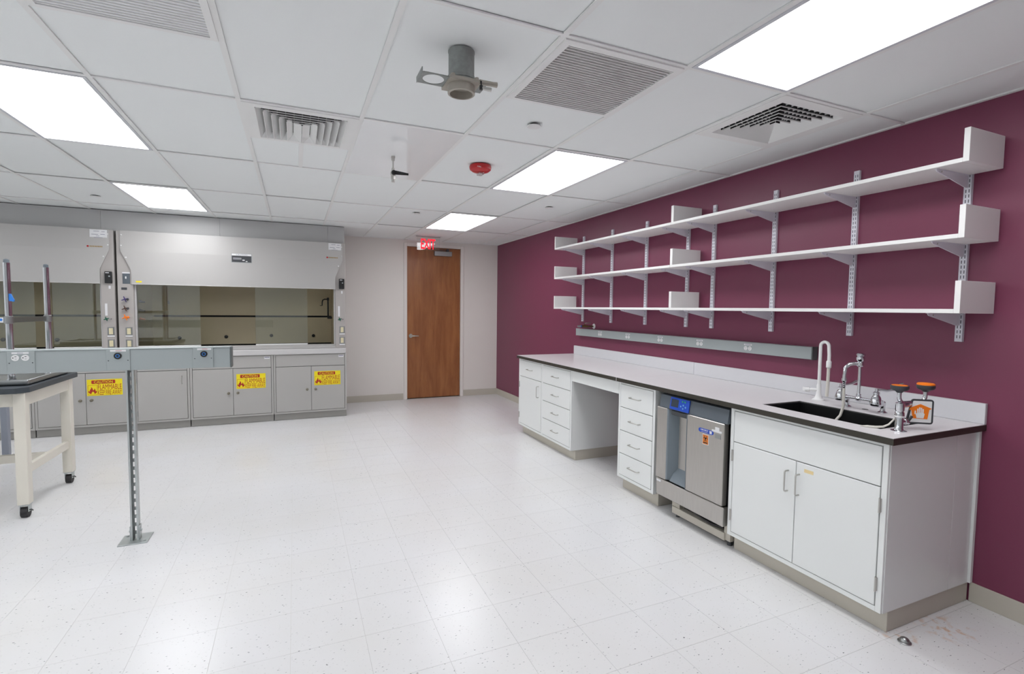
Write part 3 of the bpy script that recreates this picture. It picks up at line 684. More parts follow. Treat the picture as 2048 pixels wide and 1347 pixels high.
# eyewash
def eyewash():
    x, y = 2.566, 1.380
    t = thing('eyewash', 'chrome eyewash with two orange capped heads beside the sink', 'eyewash', (x, y, CT))
    B().lathe([(.032, CT), (.032, CT+.003), (.020, CT+.006), (.017, CT+.012), (.0165, CT+.062), (.019, CT+.064), (.019, CT+.078), (.0185, CT+.086), (.015, CT+.092), (.018, CT+.098), (.018, CT+.130), (.012, CT+.133)], (x, y, 0), seg=22).obj('body', 'chrome', t, smooth=True)
    B().lathe([(.0195, CT+.066), (.0195, CT+.072)], (x, y, 0), seg=22).obj('seal_ring', 'plastic_white', t, smooth=True)
    zc = CT+.128; mx = x+.083
    B().cyl((x, y, CT+.115), (mx, y, CT+.118), .010, None, 14).obj('outlet_arm', 'chrome', t, smooth=True)
    hz = CT+.192; YA = -11.0; RC = (mx, y, 0)
    for s_ in (-1, 1):
        hd_ = .083 if s_ > 0 else .070; hx = mx+s_*hd_
        p = [(mx, y, zc)] + [(mx+s_*.03, y, zc-.001)] + arc((mx+s_*(hd_-.030), y, zc+.029), .030, -math.pi/2, 0, 6, (s_, 0, 0), (0, 0, 1)) + [(hx, y, hz-.01)]
        B().tube(p, .0088, 12).rotz(RC, YA).obj('head_pipe', 'chrome', t, smooth=True)
        hd = B().lathe([(.010, hz-.016), (.018, hz-.008), (.032, hz-.002), (.036, hz+.006), (.036, hz+.016), (.033, hz+.018)], (hx, y, 0), seg=24).rotz(RC, YA).obj('spray_head', 'plastic_dark', t, smooth=True)
        if s_ > 0: B().lathe([(.035, hz+.017), (.035, hz+.023), (.030, hz+.026), (.0, hz+.027)], (hx, y, 0), seg=24).rotz(RC, YA).obj('dust_cap', 'orange_bright', hd, smooth=True)
        else: B().lathe([(.031, hz+.0175), (.031, hz+.0195), (.0, hz+.020)], (hx, y, 0), seg=24).rotz(RC, YA).obj('dust_cap', 'orange_bright', hd, smooth=True)
    q = B(); q.cyl((x, y, CT+.043), (x+.036, y-.004, CT+.043), .012, None, 12); q.sphere((x+.036, y-.004, CT+.043), .016); q.cyl((x+.036, y-.004, CT+.043), (x+.052, y-.012, CT+.036), .009, None, 10); q.obj('ball_valve', 'chrome', t, smooth=True)
    # push paddle
    px, pz, py = x+.105, CT+.088, y-.028
    def rounded(cx, cz, w_, h_, r_, sl):
        pts = []
        for (sx, sz, a0) in ((1, 1, 0), (-1, 1, 90), (-1, -1, 180), (1, -1, 270)):
            for k in range(5):
                a = math.radians(a0+k*22.5); pts.append((cx+sx*(w_-r_)+r_*math.cos(a)+(sl if (sx < 0 and sz > 0) else 0), cz+sz*(h_-r_)+r_*math.sin(a)))
        return pts
    PC = (px, py, 0)
    pd = B().prism(rounded(px, pz, .054, .058, .012, .018), 'Y', py, py+.008).rotz(PC, -37).obj('push_paddle', 'plastic_dark', t)
    B().prism(rounded(px, pz, .046, .050, .004, .016), 'Y', py-.001, py).rotz(PC, -37).obj('paddle_label', 'plastic_white', pd)
    q = B(); oy = py-.0018
    q.prism([(px-.03, pz-.032), (px-.036, pz+.006), (px-.046, pz+.006), (px-.040, pz+.018), (px, pz+.036), (px+.046, pz+.016), (px+.036, pz+.010), (px+.030, pz-.034)], 'Y', oy, oy+.0006); q.rotz(PC, -37); q.obj('paddle_arrow', 'orange_bright', pd)
    q = B(); oy = py-.0026
    q.prism([(px-.014, pz-.030), (px-.018, pz-.012), (px-.012, pz-.004), (px+.012, pz-.004), (px+.018, pz-.010), (px+.014, pz-.031)], 'Y', oy, oy+.0006)
    for k, (u, h_) in enumerate(((-.010, .014), (-.003, .020), (.004, .019), (.011, .013))): q.box(px+u-.0026, px+u+.0026, oy, oy+.0006, pz-.006, pz+h_)
    q.box(px-.023, px-.017, oy, oy+.0006, pz-.012, pz+.004); q.rotz(PC, -37); q.obj('paddle_hand', 'plastic_white', pd)
    B().tube([(x+.045, y-.010, CT+.04), (x+.056, y-.022, CT+.07)], .006, 8).obj('paddle_arm', 'plastic_dark', t)
eyewash()
q = B().tube([(2.585, 1.392, CT+.070), (2.572, 1.408, CT+.045), (2.560, 1.420, CT+.022), (2.540, 1.432, CT+.010), (2.518, 1.452, CT+.006), (2.500, 1.480, CT+.005), (2.492, 1.505, CT+.003)], [.003, .0035, .004, .005, .006, .006, .002], 8)
q.obj('plastic_tube', 'tube_white', base=(2.54, 1.5, CT), **tag('curled white plastic tube lying on the sink rim', 'tube'))

# glassware washer
def washer():
    y0, y1, fx = 2.232, 2.845, 2.388
    t = thing('glassware_washer', 'stainless glassware washer with blue control panel under the worktop', 'washer', (2.7, 2.54, 0))
    bx(fx+.075, 3.02, y0+.006, y1-.006, .11, .868, .004).obj('body', 'plastic_dark', t)
    q = B(); q.prism([(fx+.004, .775), (fx+.02, .862), (fx+.05, .868), (fx+.05, .775)], 'Y', y0-.018, y1-.018)
    q.obj('top_fascia', 'slate', t)
    bx(fx, fx+.04, 2.742, y1, .262, .772, .003).obj('door_strip', 'steel', t)
    bx(fx, fx+.04, y0, 2.545, .262, .772, .003).obj('door_panel', 'steel', t)
    q = B(); q.prism([(fx+.001, 2.740), (fx+.001, 2.725), (fx+.062, 2.680), (fx+.072, 2.680), (fx+.072, 2.740)], 'Z', .270, .772); q.prism([(fx+.001, .270), (fx+.062, .362), (fx+.072, .362), (fx+.072, .270)], 'Y', 2.548, 2.70)
    q.obj('handle_recess', 'slate_light', t)
    bx(fx-.0008, fx+.070, 2.5448, 2.5490, .262, .772).obj('recess_trim', 'slate_light', t)
    bx(fx+.060, fx+.07, 2.549, 2.694, .352, .735).obj('recess_panel', 'steel', t)
    bx(fx+.001, fx+.050, 2.550, 2.705, .738, .770, .006).obj('door_handle', 'plastic_dark', t)
    q = B(); q.prism([(fx-.003, .780), (fx+.010, .862), (fx+.016, .862), (fx+.004, .780)], 'Y', 2.535, 2.715); cp = q.obj('control_panel', 'blue', t)
    def onp(v): return fx-.003+(v-.780)/(.082)*.013-.0008
    q = B(); q.prism([(onp(.798), .798), (onp(.850), .850), (onp(.850)+.001, .850), (onp(.798)+.001, .798)], 'Y', 2.635, 2.705); q.obj('display', 'screen', cp)
    for (yy, zz, mm) in ((2.598, .845, 'green'), (2.575, .845, 'green'), (2.588, .822, 'cyan'), (2.610, .812, 'cyan'), (2.566, .812, 'cyan'), (2.588, .800, 'cyan')):
        B().cyl((onp(zz), yy, zz), (onp(zz)-.0012, yy, zz), .0065, None, 12).obj('key', mm, cp)
    bx(fx+.003, fx+.045, y0-.010, y1-.006, .135, .256, .004).obj('kick_panel', 'steel', t)
    bx(fx+.05, fx+.10, 2.25, 2.72, .030, .078, .002).obj('base_rail', 'vinyl', t)
    bx(fx+.06, fx+.10, 2.655, 2.73, .05, .134).obj('base_bracket', 'vinyl', t); bx(fx+.06, fx+.10, 2.212, 2.26, .035, .134).obj('base_bracket', 'vinyl', t)
    bx(fx+.12, 3.0, 2.26, 2.72, .04, .115).obj('base_pan', 'plastic_dark', t)
    B().tube([(fx+.07, 2.62, .118), (fx+.062, 2.50, .105), (fx+.058, 2.43, .095), (fx+.056, 2.36, .092), (fx+.06, 2.27, .105)], .008, 8).obj('drain_hose', 'rubber', t, smooth=True)
    for yy in (2.24, 2.70):
        B().cyl((fx+.09, yy, 0), (fx+.09, yy, .045), .016, .010, 12).obj('foot', 'plastic_dark', t)
        B().cyl((2.95, yy, 0), (2.95, yy, .045), .016, .010, 12).obj('foot', 'plastic_dark', t)
    # badges and stickers
    def rr(cy, cz, w_, h_):
        return [(cy-w_, cz-h_), (cy+w_, cz-h_), (cy+w_+h_*.7, cz-h_*.7), (cy+w_+h_, cz), (cy+w_+h_*.7, cz+h_*.7), (cy+w_, cz+h_), (cy-w_, cz+h_), (cy-w_-h_*.7, cz+h_*.7), (cy-w_-h_, cz), (cy-w_-h_*.7, cz-h_*.7)]
    q = B(); q.prism(rr(2.377, .697, .050, .0135), 'X', fx-.0014, fx); bd = q.obj('maker_badge', 'blue', t)
    lettering('LABCONCO', 'lettering', 'white_print', bd, 'X', (fx-.0015, 2.390, .7015), .062, .0085)
    bx(fx-.0018, fx-.0014, 2.362, 2.415, .689, .6905).obj('small_print', 'white_print', bd); bx(fx-.0018, fx-.0014, 2.328, 2.346, .688, .706).obj('badge_square', 'paper', bd)
    st = bx(fx-.001, fx, 2.352, 2.404, .610, .676).obj('biohazard_sticker', 'white_print', t)
    bx(fx-.0016, fx-.001, 2.355, 2.401, .613, .673).obj('orange_field', 'orange', st)
    q = B()
    for k in range(3):
        a = math.radians(90+120*k); cy_, cz_ = 2.378+.009*math.cos(a), .650+.009*math.sin(a)
        for s_ in range(14):
            if s_ in (6, 7): pass
            a0 = a+math.radians(35)+s_*math.radians(290)/14-math.radians(0); a1 = a0+math.radians(290)/14
            pr = [(cy_+.008*math.cos(a0), cz_+.008*math.sin(a0)), (cy_+.011*math.cos(a0), cz_+.011*math.sin(a0)), (cy_+.011*math.cos(a1), cz_+.011*math.sin(a1)), (cy_+.008*math.cos(a1), cz_+.008*math.sin(a1))]
            q.prism(pr, 'X', fx-.0022, fx-.0016)
    q.cyl((fx-.0022, 2.378, .650), (fx-.0016, 2.378, .650), .006, None, 12); q.box(fx-.0022, fx-.0016, 2.360, 2.396, .619, .6255); q.obj('biohazard_symbol', 'black_print', st)
    q = bx(fx-.004, fx, 2.248, 2.325, .710, .722); q.box(fx-.003, fx, 2.268, 2.300, .722, .742); q.obj('paper_tag', 'paper', t)
    bx(fx-.001, fx, 2.256, 2.302, .672, .700).obj('grey_label', 'steel_side', t)
    bx(fx+.0015, fx+.003, 2.79, 2.835, .232, .246).obj('small_label', 'paper', t)
washer()

# floor cap
cx, cy = 2.470, 1.258
t = thing('floor_outlet_cap', 'small domed metal floor cap in front of the sink cabinet corner', 'floor cap', (cx, cy, 0))
B().lathe([(.026, 0), (.026, .004), (.022, .007)], (cx, cy, 0), seg=24).obj('flange', 'steel_side', t, smooth=True)
q = B(); q.sphere((cx, cy, .006), .020, (1, 1, .9)); q.obj('dome', 'steel_side', t, smooth=True)

# ------------------------------------------------------------------ wall shelving
UY = (5.100, 4.522, 3.948, 3.390, 3.098, 2.539, 1.984, 1.431)
UW, UT = .0165, .016
SH = (1.463, 1.812, 2.158); TH = .020; SXF = 2.822; SXB = XR-.020
ORD = ('first', 'second', 'third', 'fourth', 'fifth', 'sixth', 'seventh', 'eighth')
UL = ('white slotted shelf upright, %s from the shelf end nearer the door', 'slotted uprights carrying the wall shelves')
proto = None
for k, y in enumerate(UY):
    if proto is None:
        t = thing('shelf_upright', UL[0] % ORD[k], 'shelf upright', (XR, y, 1.318), UL[1]); proto = t
        q = bx(XR-UT, XR-UT+.003, y-UW, y+UW, 1.318, 2.315); q.box(XR-UT, XR, y-UW, y-UW+.003, 1.318, 2.315); q.box(XR-UT, XR, y+UW-.003, y+UW, 1.318, 2.315)
        q.obj('channel', 'shelf_metal', t)
        q = B(); z = 1.335
        while z < 2.30:
            for s_ in (-1, 1): q.box(XR-UT-.0006, XR-UT+.001, y+s_*.0065-.0018, y+s_*.0065+.0018, z, z+.016)
            z += .0254
        q.obj('slots', 'slot', t, kind='stuff')
    else:
        o = copy_tree(proto); o.location = (XR, y, 1.318); o['label'] = UL[0] % ORD[k]
lev = ('bottom', 'middle', 'topmost'); proto = None
for li, z in enumerate(SH):
    for k, y in enumerate(UY):
        lab = 'tapered bracket under the %s wall shelf, on the %s upright from the door end' % (lev[li], ORD[k])
        grp = 'brackets under the %s wall shelf' % lev[li]
        if proto is None:
            t = thing('shelf_bracket', lab, 'shelf bracket', (XR-UT, y, z), grp); proto = t
            q = B(); q.prism([(XR-UT-.001, z-.001), (XR-UT-.001, z-.062), (XR-UT-.02, z-.064), (XR-.290, z-.013), (XR-.298, z-.006), (XR-.298, z-.001)], 'Y', y-.002, y+.002)
            q.obj('web', 'shelf_metal', t)
            q = bx(XR-.298, XR-UT-.01, y-.008, y+.008, z-.002, z-.0003); q.obj('flange', 'shelf_metal', t)
            B().cyl((XR-.255, y-.004, z-.010), (XR-.255, y+.004, z-.010), .004, None, 8).obj('screw', 'nickel', t)
        else:
            o = copy_tree(proto); o.location = (XR-UT, y, z); o['label'] = lab; o['group'] = grp
for li, z in enumerate(SH):
    t = thing('wall_shelf', '%s white wall shelf in the section above the open knee space' % lev[li], 'shelf', (SXF, 4.25, z), 'white wall shelves')
    bx(SXF, SXB, 3.262, 5.232, z, z+TH, .001).obj('board', 'shelf', t)
    bx(SXF, SXB, 5.232, 5.252, z, z+.152, .001).obj('end_panel', 'shelf', t)
    t = thing('wall_shelf', '%s white wall shelf in the section above the sink' % lev[li], 'shelf', (SXF, 2.27, z), 'white wall shelves')
    bx(SXF, SXB, 1.318, 3.260, z, z+TH, .001).obj('board', 'shelf', t)
    bx(SXF, SXB, 3.232, 3.260, z+TH, z+.152, .001).obj('end_panel', 'shelf', t)
    bx(SXF, SXB, 1.294, 1.318, z, z+.152, .001).obj('end_panel', 'shelf', t)

# wall raceway with outlets
def outlet_pair(t, face, c, s=1.0):
    """two round white receptacles side by side with a printed strip above"""
    x, y, z = c
    for k in (-1, 1):
        if face == 'X':
            q = B(); q.cyl((x, y+k*.019*s, z), (x-.003, y+k*.019*s, z), .0155*s, None, 18); r = q.obj('receptacle', 'plastic_white', t)
            q = bx(x-.0036, x-.003, y+k*.019*s-.006*s, y+k*.019*s-.0045*s, z+.002, z+.009); q.box(x-.0036, x-.003, y+k*.019*s+.0045*s, y+k*.019*s+.006*s, z+.002, z+.009); q.box(x-.0036, x-.003, y+k*.019*s-.002, y+k*.019*s+.002, z-.009*s, z-.005*s); q.obj('slots', 'plastic_dark', r)
        else:
            q = B(); q.cyl((x+k*.0205*s, y, z), (x+k*.0205*s, y-.003, z), .0165*s, None, 18); r = q.obj('receptacle', 'plastic_white', t)
            cx_ = x+k*.0205*s
            q = bx(cx_-.002, cx_+.006, y-.0036, y-.003, z+.0055*s, z+.0085*s); q.box(cx_-.001, cx_+.006, y-.0036, y-.003, z-.0065*s, z-.005*s); q.cyl((cx_-.009*s, y-.003, z), (cx_-.009*s, y-.0036, z), .003*s, None, 8); q.obj('slots', 'plastic_dark', r)
    if face == 'X':
        p_ = bx(x-.0012, x, y-.035*s, y+.035*s, z+.021*s, z+.033*s).obj('name_strip', 'paper', t); bx(x-.0016, x-.0012, y-.025*s, y+.025*s, z+.0255*s, z+.0285*s).obj('strip_print', 'ink', p_)
    else:
        p_ = bx(x-.035*s, x+.035*s, y-.0012, y, z+.021*s, z+.030*s).obj('name_strip', 'paper', t); bx(x-.012*s, x+.012*s, y-.0016, y-.0012, z+.0245*s, z+.0265*s).obj('strip_print', 'ink', p_)
rx = XR-.050
t = thing('wall_raceway', 'long grey power raceway with five white outlet pairs on burgundy wall', 'raceway', (XR, 3.68, 1.15))
bx(rx, XR, 2.196, 5.170, 1.150, 1.232, .002).obj('channel', 'race', t)
bx(rx-.0015, XR, 2.188, 2.196, 1.148, 1.234, .001).obj('end_cap', 'race_dark', t)
bx(rx-.0015, XR, 5.170, 5.178, 1.148, 1.234, .001).obj('end_cap', 'race', t)
for y in (4.660, 4.160, 3.668, 3.178, 2.694): outlet_pair(t, 'X', (rx, y, 1.186))
# wall valve near the far end
vy, vz = 4.862, 1.268
t = thing('wall_valve', 'small brass wall valve with white round escutcheon above the raceway', 'valve', (XR, vy, vz))
B().lathe([(.030, 0), (.030, -.004), (.012, -.012)], (XR, vy, vz), 'X', 24).obj('escutcheon', 'plastic_white', t, smooth=True)
MT['brass'] = M('dull_brass', (112, 92, 58), .4, .8)
q = B(); q.cyl((XR-.01, vy, vz), (XR-.10, vy+.01, vz), .008, None, 12); q.cyl((XR-.085, vy+.01, vz), (XR-.15, vy+.02, vz), .014, .012, 8); q.cyl((XR-.115, vy+.015, vz), (XR-.115, vy+.015, vz+.03), .006, None, 8); q.obj('valve_body', 'brass', t, smooth=True)
B().cyl((XR-.158, vy+.02, vz), (XR-.168, vy+.02, vz), .013, None, 12).obj('blue_collar', 'blue', t)
B().cyl((XR-.168, vy+.02, vz), (XR-.205, vy+.02, vz), .012, .010, 12).obj('outlet_tip', 'steel_side', t)
B().tube([(XR-.115, vy+.015, vz+.030), (XR-.105, vy+.01, vz+.036), (XR-.06, vy, vz+.038), (XR-.045, vy, vz+.037)], .004, 8).obj('lever', 'nickel', t, smooth=True)

# ------------------------------------------------------------------ fume hoods
HY = 6.93
WT = .915
def hood_worktop(x0, x1, lab):
    t = thing('hood_worktop', lab, 'worktop', ((x0+x1)/2, HY+.4, .842))
    bx(x0, x1, HY-.022, YB-.02, .842, WT, .012, 3).obj('slab', 'sill', t)
hood_worktop(-4.30, -1.850, 'pale sill worktop under the fume hood behind the cream table')
hood_worktop(-1.834, .612, 'pale sill worktop under the fume hood beside the door')

def star_knob(parent, x, y, z, mat, r=.022):
    q = B(); q.cyl((x, y, z), (x, y-.03, z), .006, None, 8); q.cyl((x, y-.028, z), (x, y-.042, z), .011, .010, 12)
    for k in range(4):
        a = math.radians(20+90*k); q.tube([(x, y-.035, z), (x+.6*r*math.cos(a), y-.036, z+.6*r*math.sin(a)), (x+r*1.15*math.cos(a), y-.036, z+r*1.15*math.sin(a))], [.007, .006, .004], 6)
    return q.obj('service_knob', mat, parent)
def hood_outlet(t, x, z, y):
    p_ = bx(x-.032, x+.032, y-.004, y, z-.045, z+.045, .001).obj('outlet_plate', 'steel_side', t)
    q = bx(x-.018, x+.018, y-.007, y-.004, z-.034, z+.034, .002); q.obj('receptacle', 'ivory', p_)
    bx(x-.034, x+.034, y-.0052, y-.004, z-.062, z-.048).obj('outlet_label', 'paper', t)
def fume_hood(x0, x1, lab, panes, holes, left=True, extras=True):
    t = thing('fume_hood', lab, 'fume hood', ((x0+x1)/2, HY, WT))
    zt = 2.285; pw = .148
    for a, s_ in ((x0, 1), (x1-pw+.02, -1)):
        bx(a, a+pw-.02 if s_ < 0 else a+pw, HY, HY+.12, WT+.0005, zt, .006, 2).obj('side_post', 'hood_shaded', t)
    xi0, xi1 = x0+pw, x1-pw+.02
    bx(x0, x0+.02, HY+.12, YB-.03, WT, zt).obj('side_panel', 'hood', t); bx(x1-.02, x1, HY+.12, YB-.03, WT, zt).obj('side_panel', 'hood', t)
    bx(xi0-.02, xi0, HY+.12, YB-.05, WT+.003, zt).obj('side_liner', 'liner', t); bx(xi1, xi1+.02, HY+.12, YB-.05, WT+.003, zt).obj('side_liner', 'liner', t)
    yb = 7.72
    bx(xi0, xi1, yb, yb+.01, WT+.02, 1.30).obj('lower_baffle', 'liner', t); bx(xi0, xi1, yb, yb+.01, 1.325, 2.2).obj('upper_baffle', 'liner', t)
    bx(xi0, xi1, YB-.05, YB-.04, WT, zt).obj('back_panel', 'plastic_dark', t)
    bx(xi0, xi1, HY+.12, 7.72, WT+.001, WT+.004).obj('spill_tray', 'black_epoxy', t)
    bx(x0, x1, HY+.12, YB-.03, zt-.01, zt).obj('top_panel', 'hood', t)
    # front panel: wide at the top, tapering in above the controls, slightly bent back at the top
    L_, R_ = x0+.040, x1-.035; l_, r_ = xi0-.012, xi1+.002
    low = [(l_, 1.690), (r_, 1.690), (r_, 1.845), (R_, 2.060), (L_, 2.060), (l_, 1.845)]
    q = B(); q.prism(low, 'Y', HY-.018, HY-.002)
    V0 = [q.bm.verts.new(p) for p in ((L_, HY-.018, 2.060), (R_, HY-.018, 2.060), (R_, HY-.002, zt), (L_, HY-.002, zt))]; q.bm.faces.new(V0)
    V1 = [q.bm.verts.new(p) for p in ((L_, HY-.002, 2.060), (R_, HY-.002, 2.060), (R_, HY+.012, zt), (L_, HY+.012, zt))]; q.bm.faces.new(list(reversed(V1)))
    for e in range(4): q.bm.faces.new((V0[e], V0[(e+1) % 4], V1[(e+1) % 4], V1[e]))
    q.obj('front_panel', 'hood', t)
    bx(l_, r_, HY-.02, HY, 1.684, 1.692, .002).obj('panel_lip', 'sill', t)
    for z, u in ((2.235, .012), (2.115, .010), (1.985, .052)):
        for xx in (L_+u, R_-u): B().cyl((xx, HY-.018+(max(0, z-2.06))*.07, z), (xx, HY-.023+(max(0, z-2.06))*.07, z), .008, .006, 12).obj('screw_cap', 'plastic_white', t)
    # sill and sash tracks
    bx(x0+pw, xi1, HY-.004, HY+.03, WT+.001, WT+.030, .004).obj('airfoil_sill', 'hood', t)
    bx(xi0, xi1, HY+.03, HY+.10, WT+.003, WT+.050, .003).obj('lower_track', 'hood', t)
    bx(xi0, xi1, HY+.05, HY+.10, 1.70, 1.74).obj('upper_track', 'hood', t)
    for a in (xi0, xi1-.016): bx(a, a+.016, HY+.035, HY+.085, WT+.05, 1.70, .002).obj('sash_jamb', 'sill', t)
    for k, (a, c_) in enumerate(panes):
        g_ = bx(a, c_, HY+.060, HY+.066, WT+.062, 1.705).obj('sash_pane', 'glass', t)
        bx(a, c_, HY+.054, HY+.072, WT+.050, WT+.064, .002).obj('pane_rail', 'plastic_white', g_)
    for xx, zz in holes:
        B().lathe([(.022, 0), (.022, -.012), (.017, -.014), (.0, -.014)], (xx, yb, zz), 'Y', 18).obj('rod_socket', 'plastic_black', t, smooth=True)
    # right post controls
    xr = x1-.046
    m_ = bx(xr-.036, xr+.030, HY-.030, HY-.001, 1.690, 1.822, .006, 2).obj('airflow_monitor', 'plastic_black', t)
    bx(xr-.026, xr+.006, HY-.0312, HY-.030, 1.802, 1.810).obj('monitor_print', 'paper', m_); B().cyl((xr+.008, HY-.030, 1.768), (xr+.008, HY-.032, 1.768), .008, None, 12).obj('monitor_key', 'race', m_)
    bx(xr-.008, xr+.010, HY-.002, HY, 1.63, 1.665).obj('small_tag', 'paper', t); bx(xr-.048, xr-.026, HY-.002, HY, 1.330, 1.465).obj('strip_label', 'paper', t)
    star_knob(t, xr-.030, HY, 1.293, 'green_p'); B().cyl((xr-.006, HY, 1.293), (xr+.012, HY-.02, 1.293), .005, None, 8).obj('knob_stem', 'chrome', t)
    for z in (1.155, 1.016): hood_outlet(t, xr, z, HY)
    # left post controls
    xl = x0+.085
    if left:
        sp = bx(xl-.034, xl+.034, HY-.004, HY, 1.690, 1.806, .002).obj('switch_plate', 'slate', t)
        bx(xl-.036, xl+.036, HY-.0045, HY, 1.806, 1.820).obj('switch_label', 'paper', t); bx(xl-.008, xl+.004, HY-.016, HY-.004, 1.745, 1.772, .002).obj('toggle', 'plastic_white', sp)
        bx(xl-.048, xl+.004, HY-.003, HY, 1.622, 1.648).obj('dark_label', 'plastic_dark', t)
        for z, mm in ((1.515, 'purple'), (1.412, 'brown'), (1.312, 'orange_bright')):
            k_ = star_knob(t, xl-.010, HY, z, mm, .03)
            B().sphere((xl+.012, HY-.030, z), .014).obj('knob_cap', 'plastic_dark' if mm != 'orange_bright' else 'orange_bright', k_)
            B().tube([(xi0+.006, HY+.20, z-.02), (xi0+.06, HY+.20, z-.03)], [.016, .006], 8).obj('service_nozzle', mm, t)
        for z in (1.153, 1.012): hood_outlet(t, xl+.010, z, HY)
        bx(xi0+.030, xi0+.085, HY-.0195, HY-.018, 1.708, 1.726).obj('yellow_sticker', 'yellow', t)
    # paper tag, maker mark
    pt = bx(x1-.205, x1-.050, HY-.0085, HY-.0065, 2.180, 2.278).obj('paper_notice', 'paper', t)
    q = B()
    for (a, c_, z) in ((-.17, -.12, 2.258), (-.10, -.07, 2.255), (-.19, -.13, 2.222), (-.11, -.07, 2.225), (-.15, -.12, 2.205), (-.17, -.09, 2.19)): q.box(x1+a, x1+c_, HY-.0092, HY-.0085, z, z+.004)
    q.obj('notice_print', 'ink', pt, kind='stuff')
    mk = B().cyl((x1-.222, HY-.0162, 2.092), (x1-.222, HY-.0185, 2.092), .010, None, 14).obj('maker_mark', 'red_p', t)
    q = B()
    for k in range(8): q.box(x1-.205+k*.0145, x1-.205+k*.0145+.010, HY-.0175, HY-.0155, 2.085, 2.099)
    q.obj('maker_letters', 'gold', mk, kind='stuff')
    return t
RH = fume_hood(-1.830, .612, 'grey fume hood with half open sash standing next to the back door', [(-1.672, -1.045), (-.455, .146)], [(-1.392, 1.026), (-.858, 1.036), (-.308, 1.046), (.238, 1.038)])
fume_hood(-4.296, -1.854, 'grey fume hood standing behind the cream table and raceway', [(-2.425, -1.992), (-3.30, -2.575), (-4.1, -3.5)], [(-3.14, 1.03), (-2.645, 1.02), (-2.18, 1.03)], left=False)
# extras on the hood next to the door
cs = bx(-.700, -.476, HY-.0195, HY-.018, 1.976, 2.090).obj('caution_plate', 'steel_side', RH)
bx(-.693, -.483, HY-.0205, HY-.0195, 2.062, 2.085).obj('plate_header', 'white_print', cs); bx(-.693, -.483, HY-.0205, HY-.0195, 1.984, 2.060).obj('plate_field', 'plastic_dark', cs)
lettering('CAUTION', 'lettering', 'ink', cs, 'Y', (-.588, HY-.0205, 2.0735), .12, .013, .0008)
q = bx(-.580, -.555, HY-.0212, HY-.0205, 2.002, 2.016); q.box(-.545, -.525, HY-.0212, HY-.0205, 1.990, 2.000); q.box(-.680, -.590, HY-.0212, HY-.0205, 2.030, 2.034); q.box(-.680, -.590, HY-.0212, HY-.0205, 2.018, 2.022); q.obj('plate_print', 'paper', cs)
q = B(); gx0, gy0 = .478, 7.60
q.box(gx0-.055, gx0+.008, gy0-.015, gy0+.015, 1.285, 1.315, .003); q.cyl((gx0-.045, gy0, 1.31), (gx0-.045, gy0, 1.55), .010, None, 12); q.box(gx0-.060, gx0-.030, gy0-.014, gy0+.014, 1.545, 1.585, .004)
q.tube([(gx0-.045, gy0, 1.56), (gx0-.09, gy0, 1.562), (gx0-.115, gy0, 1.548), (gx0-.122, gy0, 1.52), (gx0-.124, gy0, 1.47)], [.008, .009, .009, .008, .006], 8); q.box(gx0-.155, gx0-.122, gy0-.004, gy0+.004, 1.466, 1.474)
q.obj('gooseneck_outlet', 'plastic_black', RH)

# closure panels between the hoods and the ceiling
t = thing('hood_closure', 'row of grey closure panels between the fume hoods and ceiling', 'closure panels', (-1.85, HY+.095, 2.285))
for (a, c_) in ((-4.30, -3.16), (-3.158, -1.985), (-1.983, -.825), (-.823, .405), (.407, .610)):
    bx(a, c_, HY+.085, HY+.105, 2.2855, ZC-.001, .001).obj('closure_panel', 'hood_dark', t)
bx(.590, .610, HY+.107, YB-.001, 2.2855, ZC-.002).obj('end_panel', 'hood_dark', t)

# hood base cabinets
def flame(t, x, z, y, s=1.0):
    L_ = [(-.020, -.026), (-.034, -.010), (-.030, .004), (-.022, -.006), (-.022, .010), (-.012, .022), (-.010, .040), (0, .024), (.004, .004), (.012, .014), (.014, .026), (.022, .010), (.024, -.004), (.030, .002), (.033, -.012), (.022, -.026), (.014, -.028), (.012, -.014), (.002, -.004), (-.008, -.016), (-.010, -.028)]
    return B().prism([(x+a*s, z+c_*s) for a, c_ in L_], 'Y', y-.0006, y).obj('flame_symbol', 'red', t)
def flammable_sign(parent, x0, z0):
    w_, h_ = .322, .183; y = HY-.003
    sg = bx(x0, x0+w_, y-.001, y, z0, z0+h_).obj('warning_sign', 'yellow', parent); y -= .001
    # red badge
    bz = z0+h_-.030; bxx = x0+w_*.5-.012
    q = B(); ww, hh = .108, .020
    q.prism([(bxx-ww, bz-hh*.6), (bxx-ww*.96, bz-hh), (bxx+ww*.96, bz-hh), (bxx+ww, bz-hh*.6), (bxx+ww, bz+hh*.6), (bxx+ww*.96, bz+hh), (bxx-ww*.96, bz+hh), (bxx-ww, bz+hh*.6)], 'Y', y-.0006, y); q.obj('red_badge', 'red', sg)
    lettering('CAUTION', 'lettering', 'yellow', sg, 'Y', (bxx, y-.0007, bz), .170, .027, .0006, .006)
    q = B(); fx0, fx1, fz0, fz1 = x0+.008, x0+.092, z0+.010, z0+.118; tk = .0022
    q.box(fx0, fx1, y-.0006, y, fz0, fz0+tk); q.box(fx0, fx1, y-.0006, y, fz1-tk, fz1); q.box(fx0, fx0+tk, y-.0006, y, fz0, fz1); q.box(fx1-tk, fx1, y-.0006, y, fz0, fz1); q.obj('symbol_frame', 'red', sg)
    flame(sg, (fx0+fx1)/2, z0+.054, y, 1.15)
    lettering('FLAMMABLE', 'lettering', 'red', sg, 'Y', (x0+.206, y, z0+.096), .216, .058, .0006, .0)
    lettering('KEEP FIRE AWAY', 'lettering', 'red', sg, 'Y', (x0+.206, y, z0+.034), .216, .054, .0006, .0)
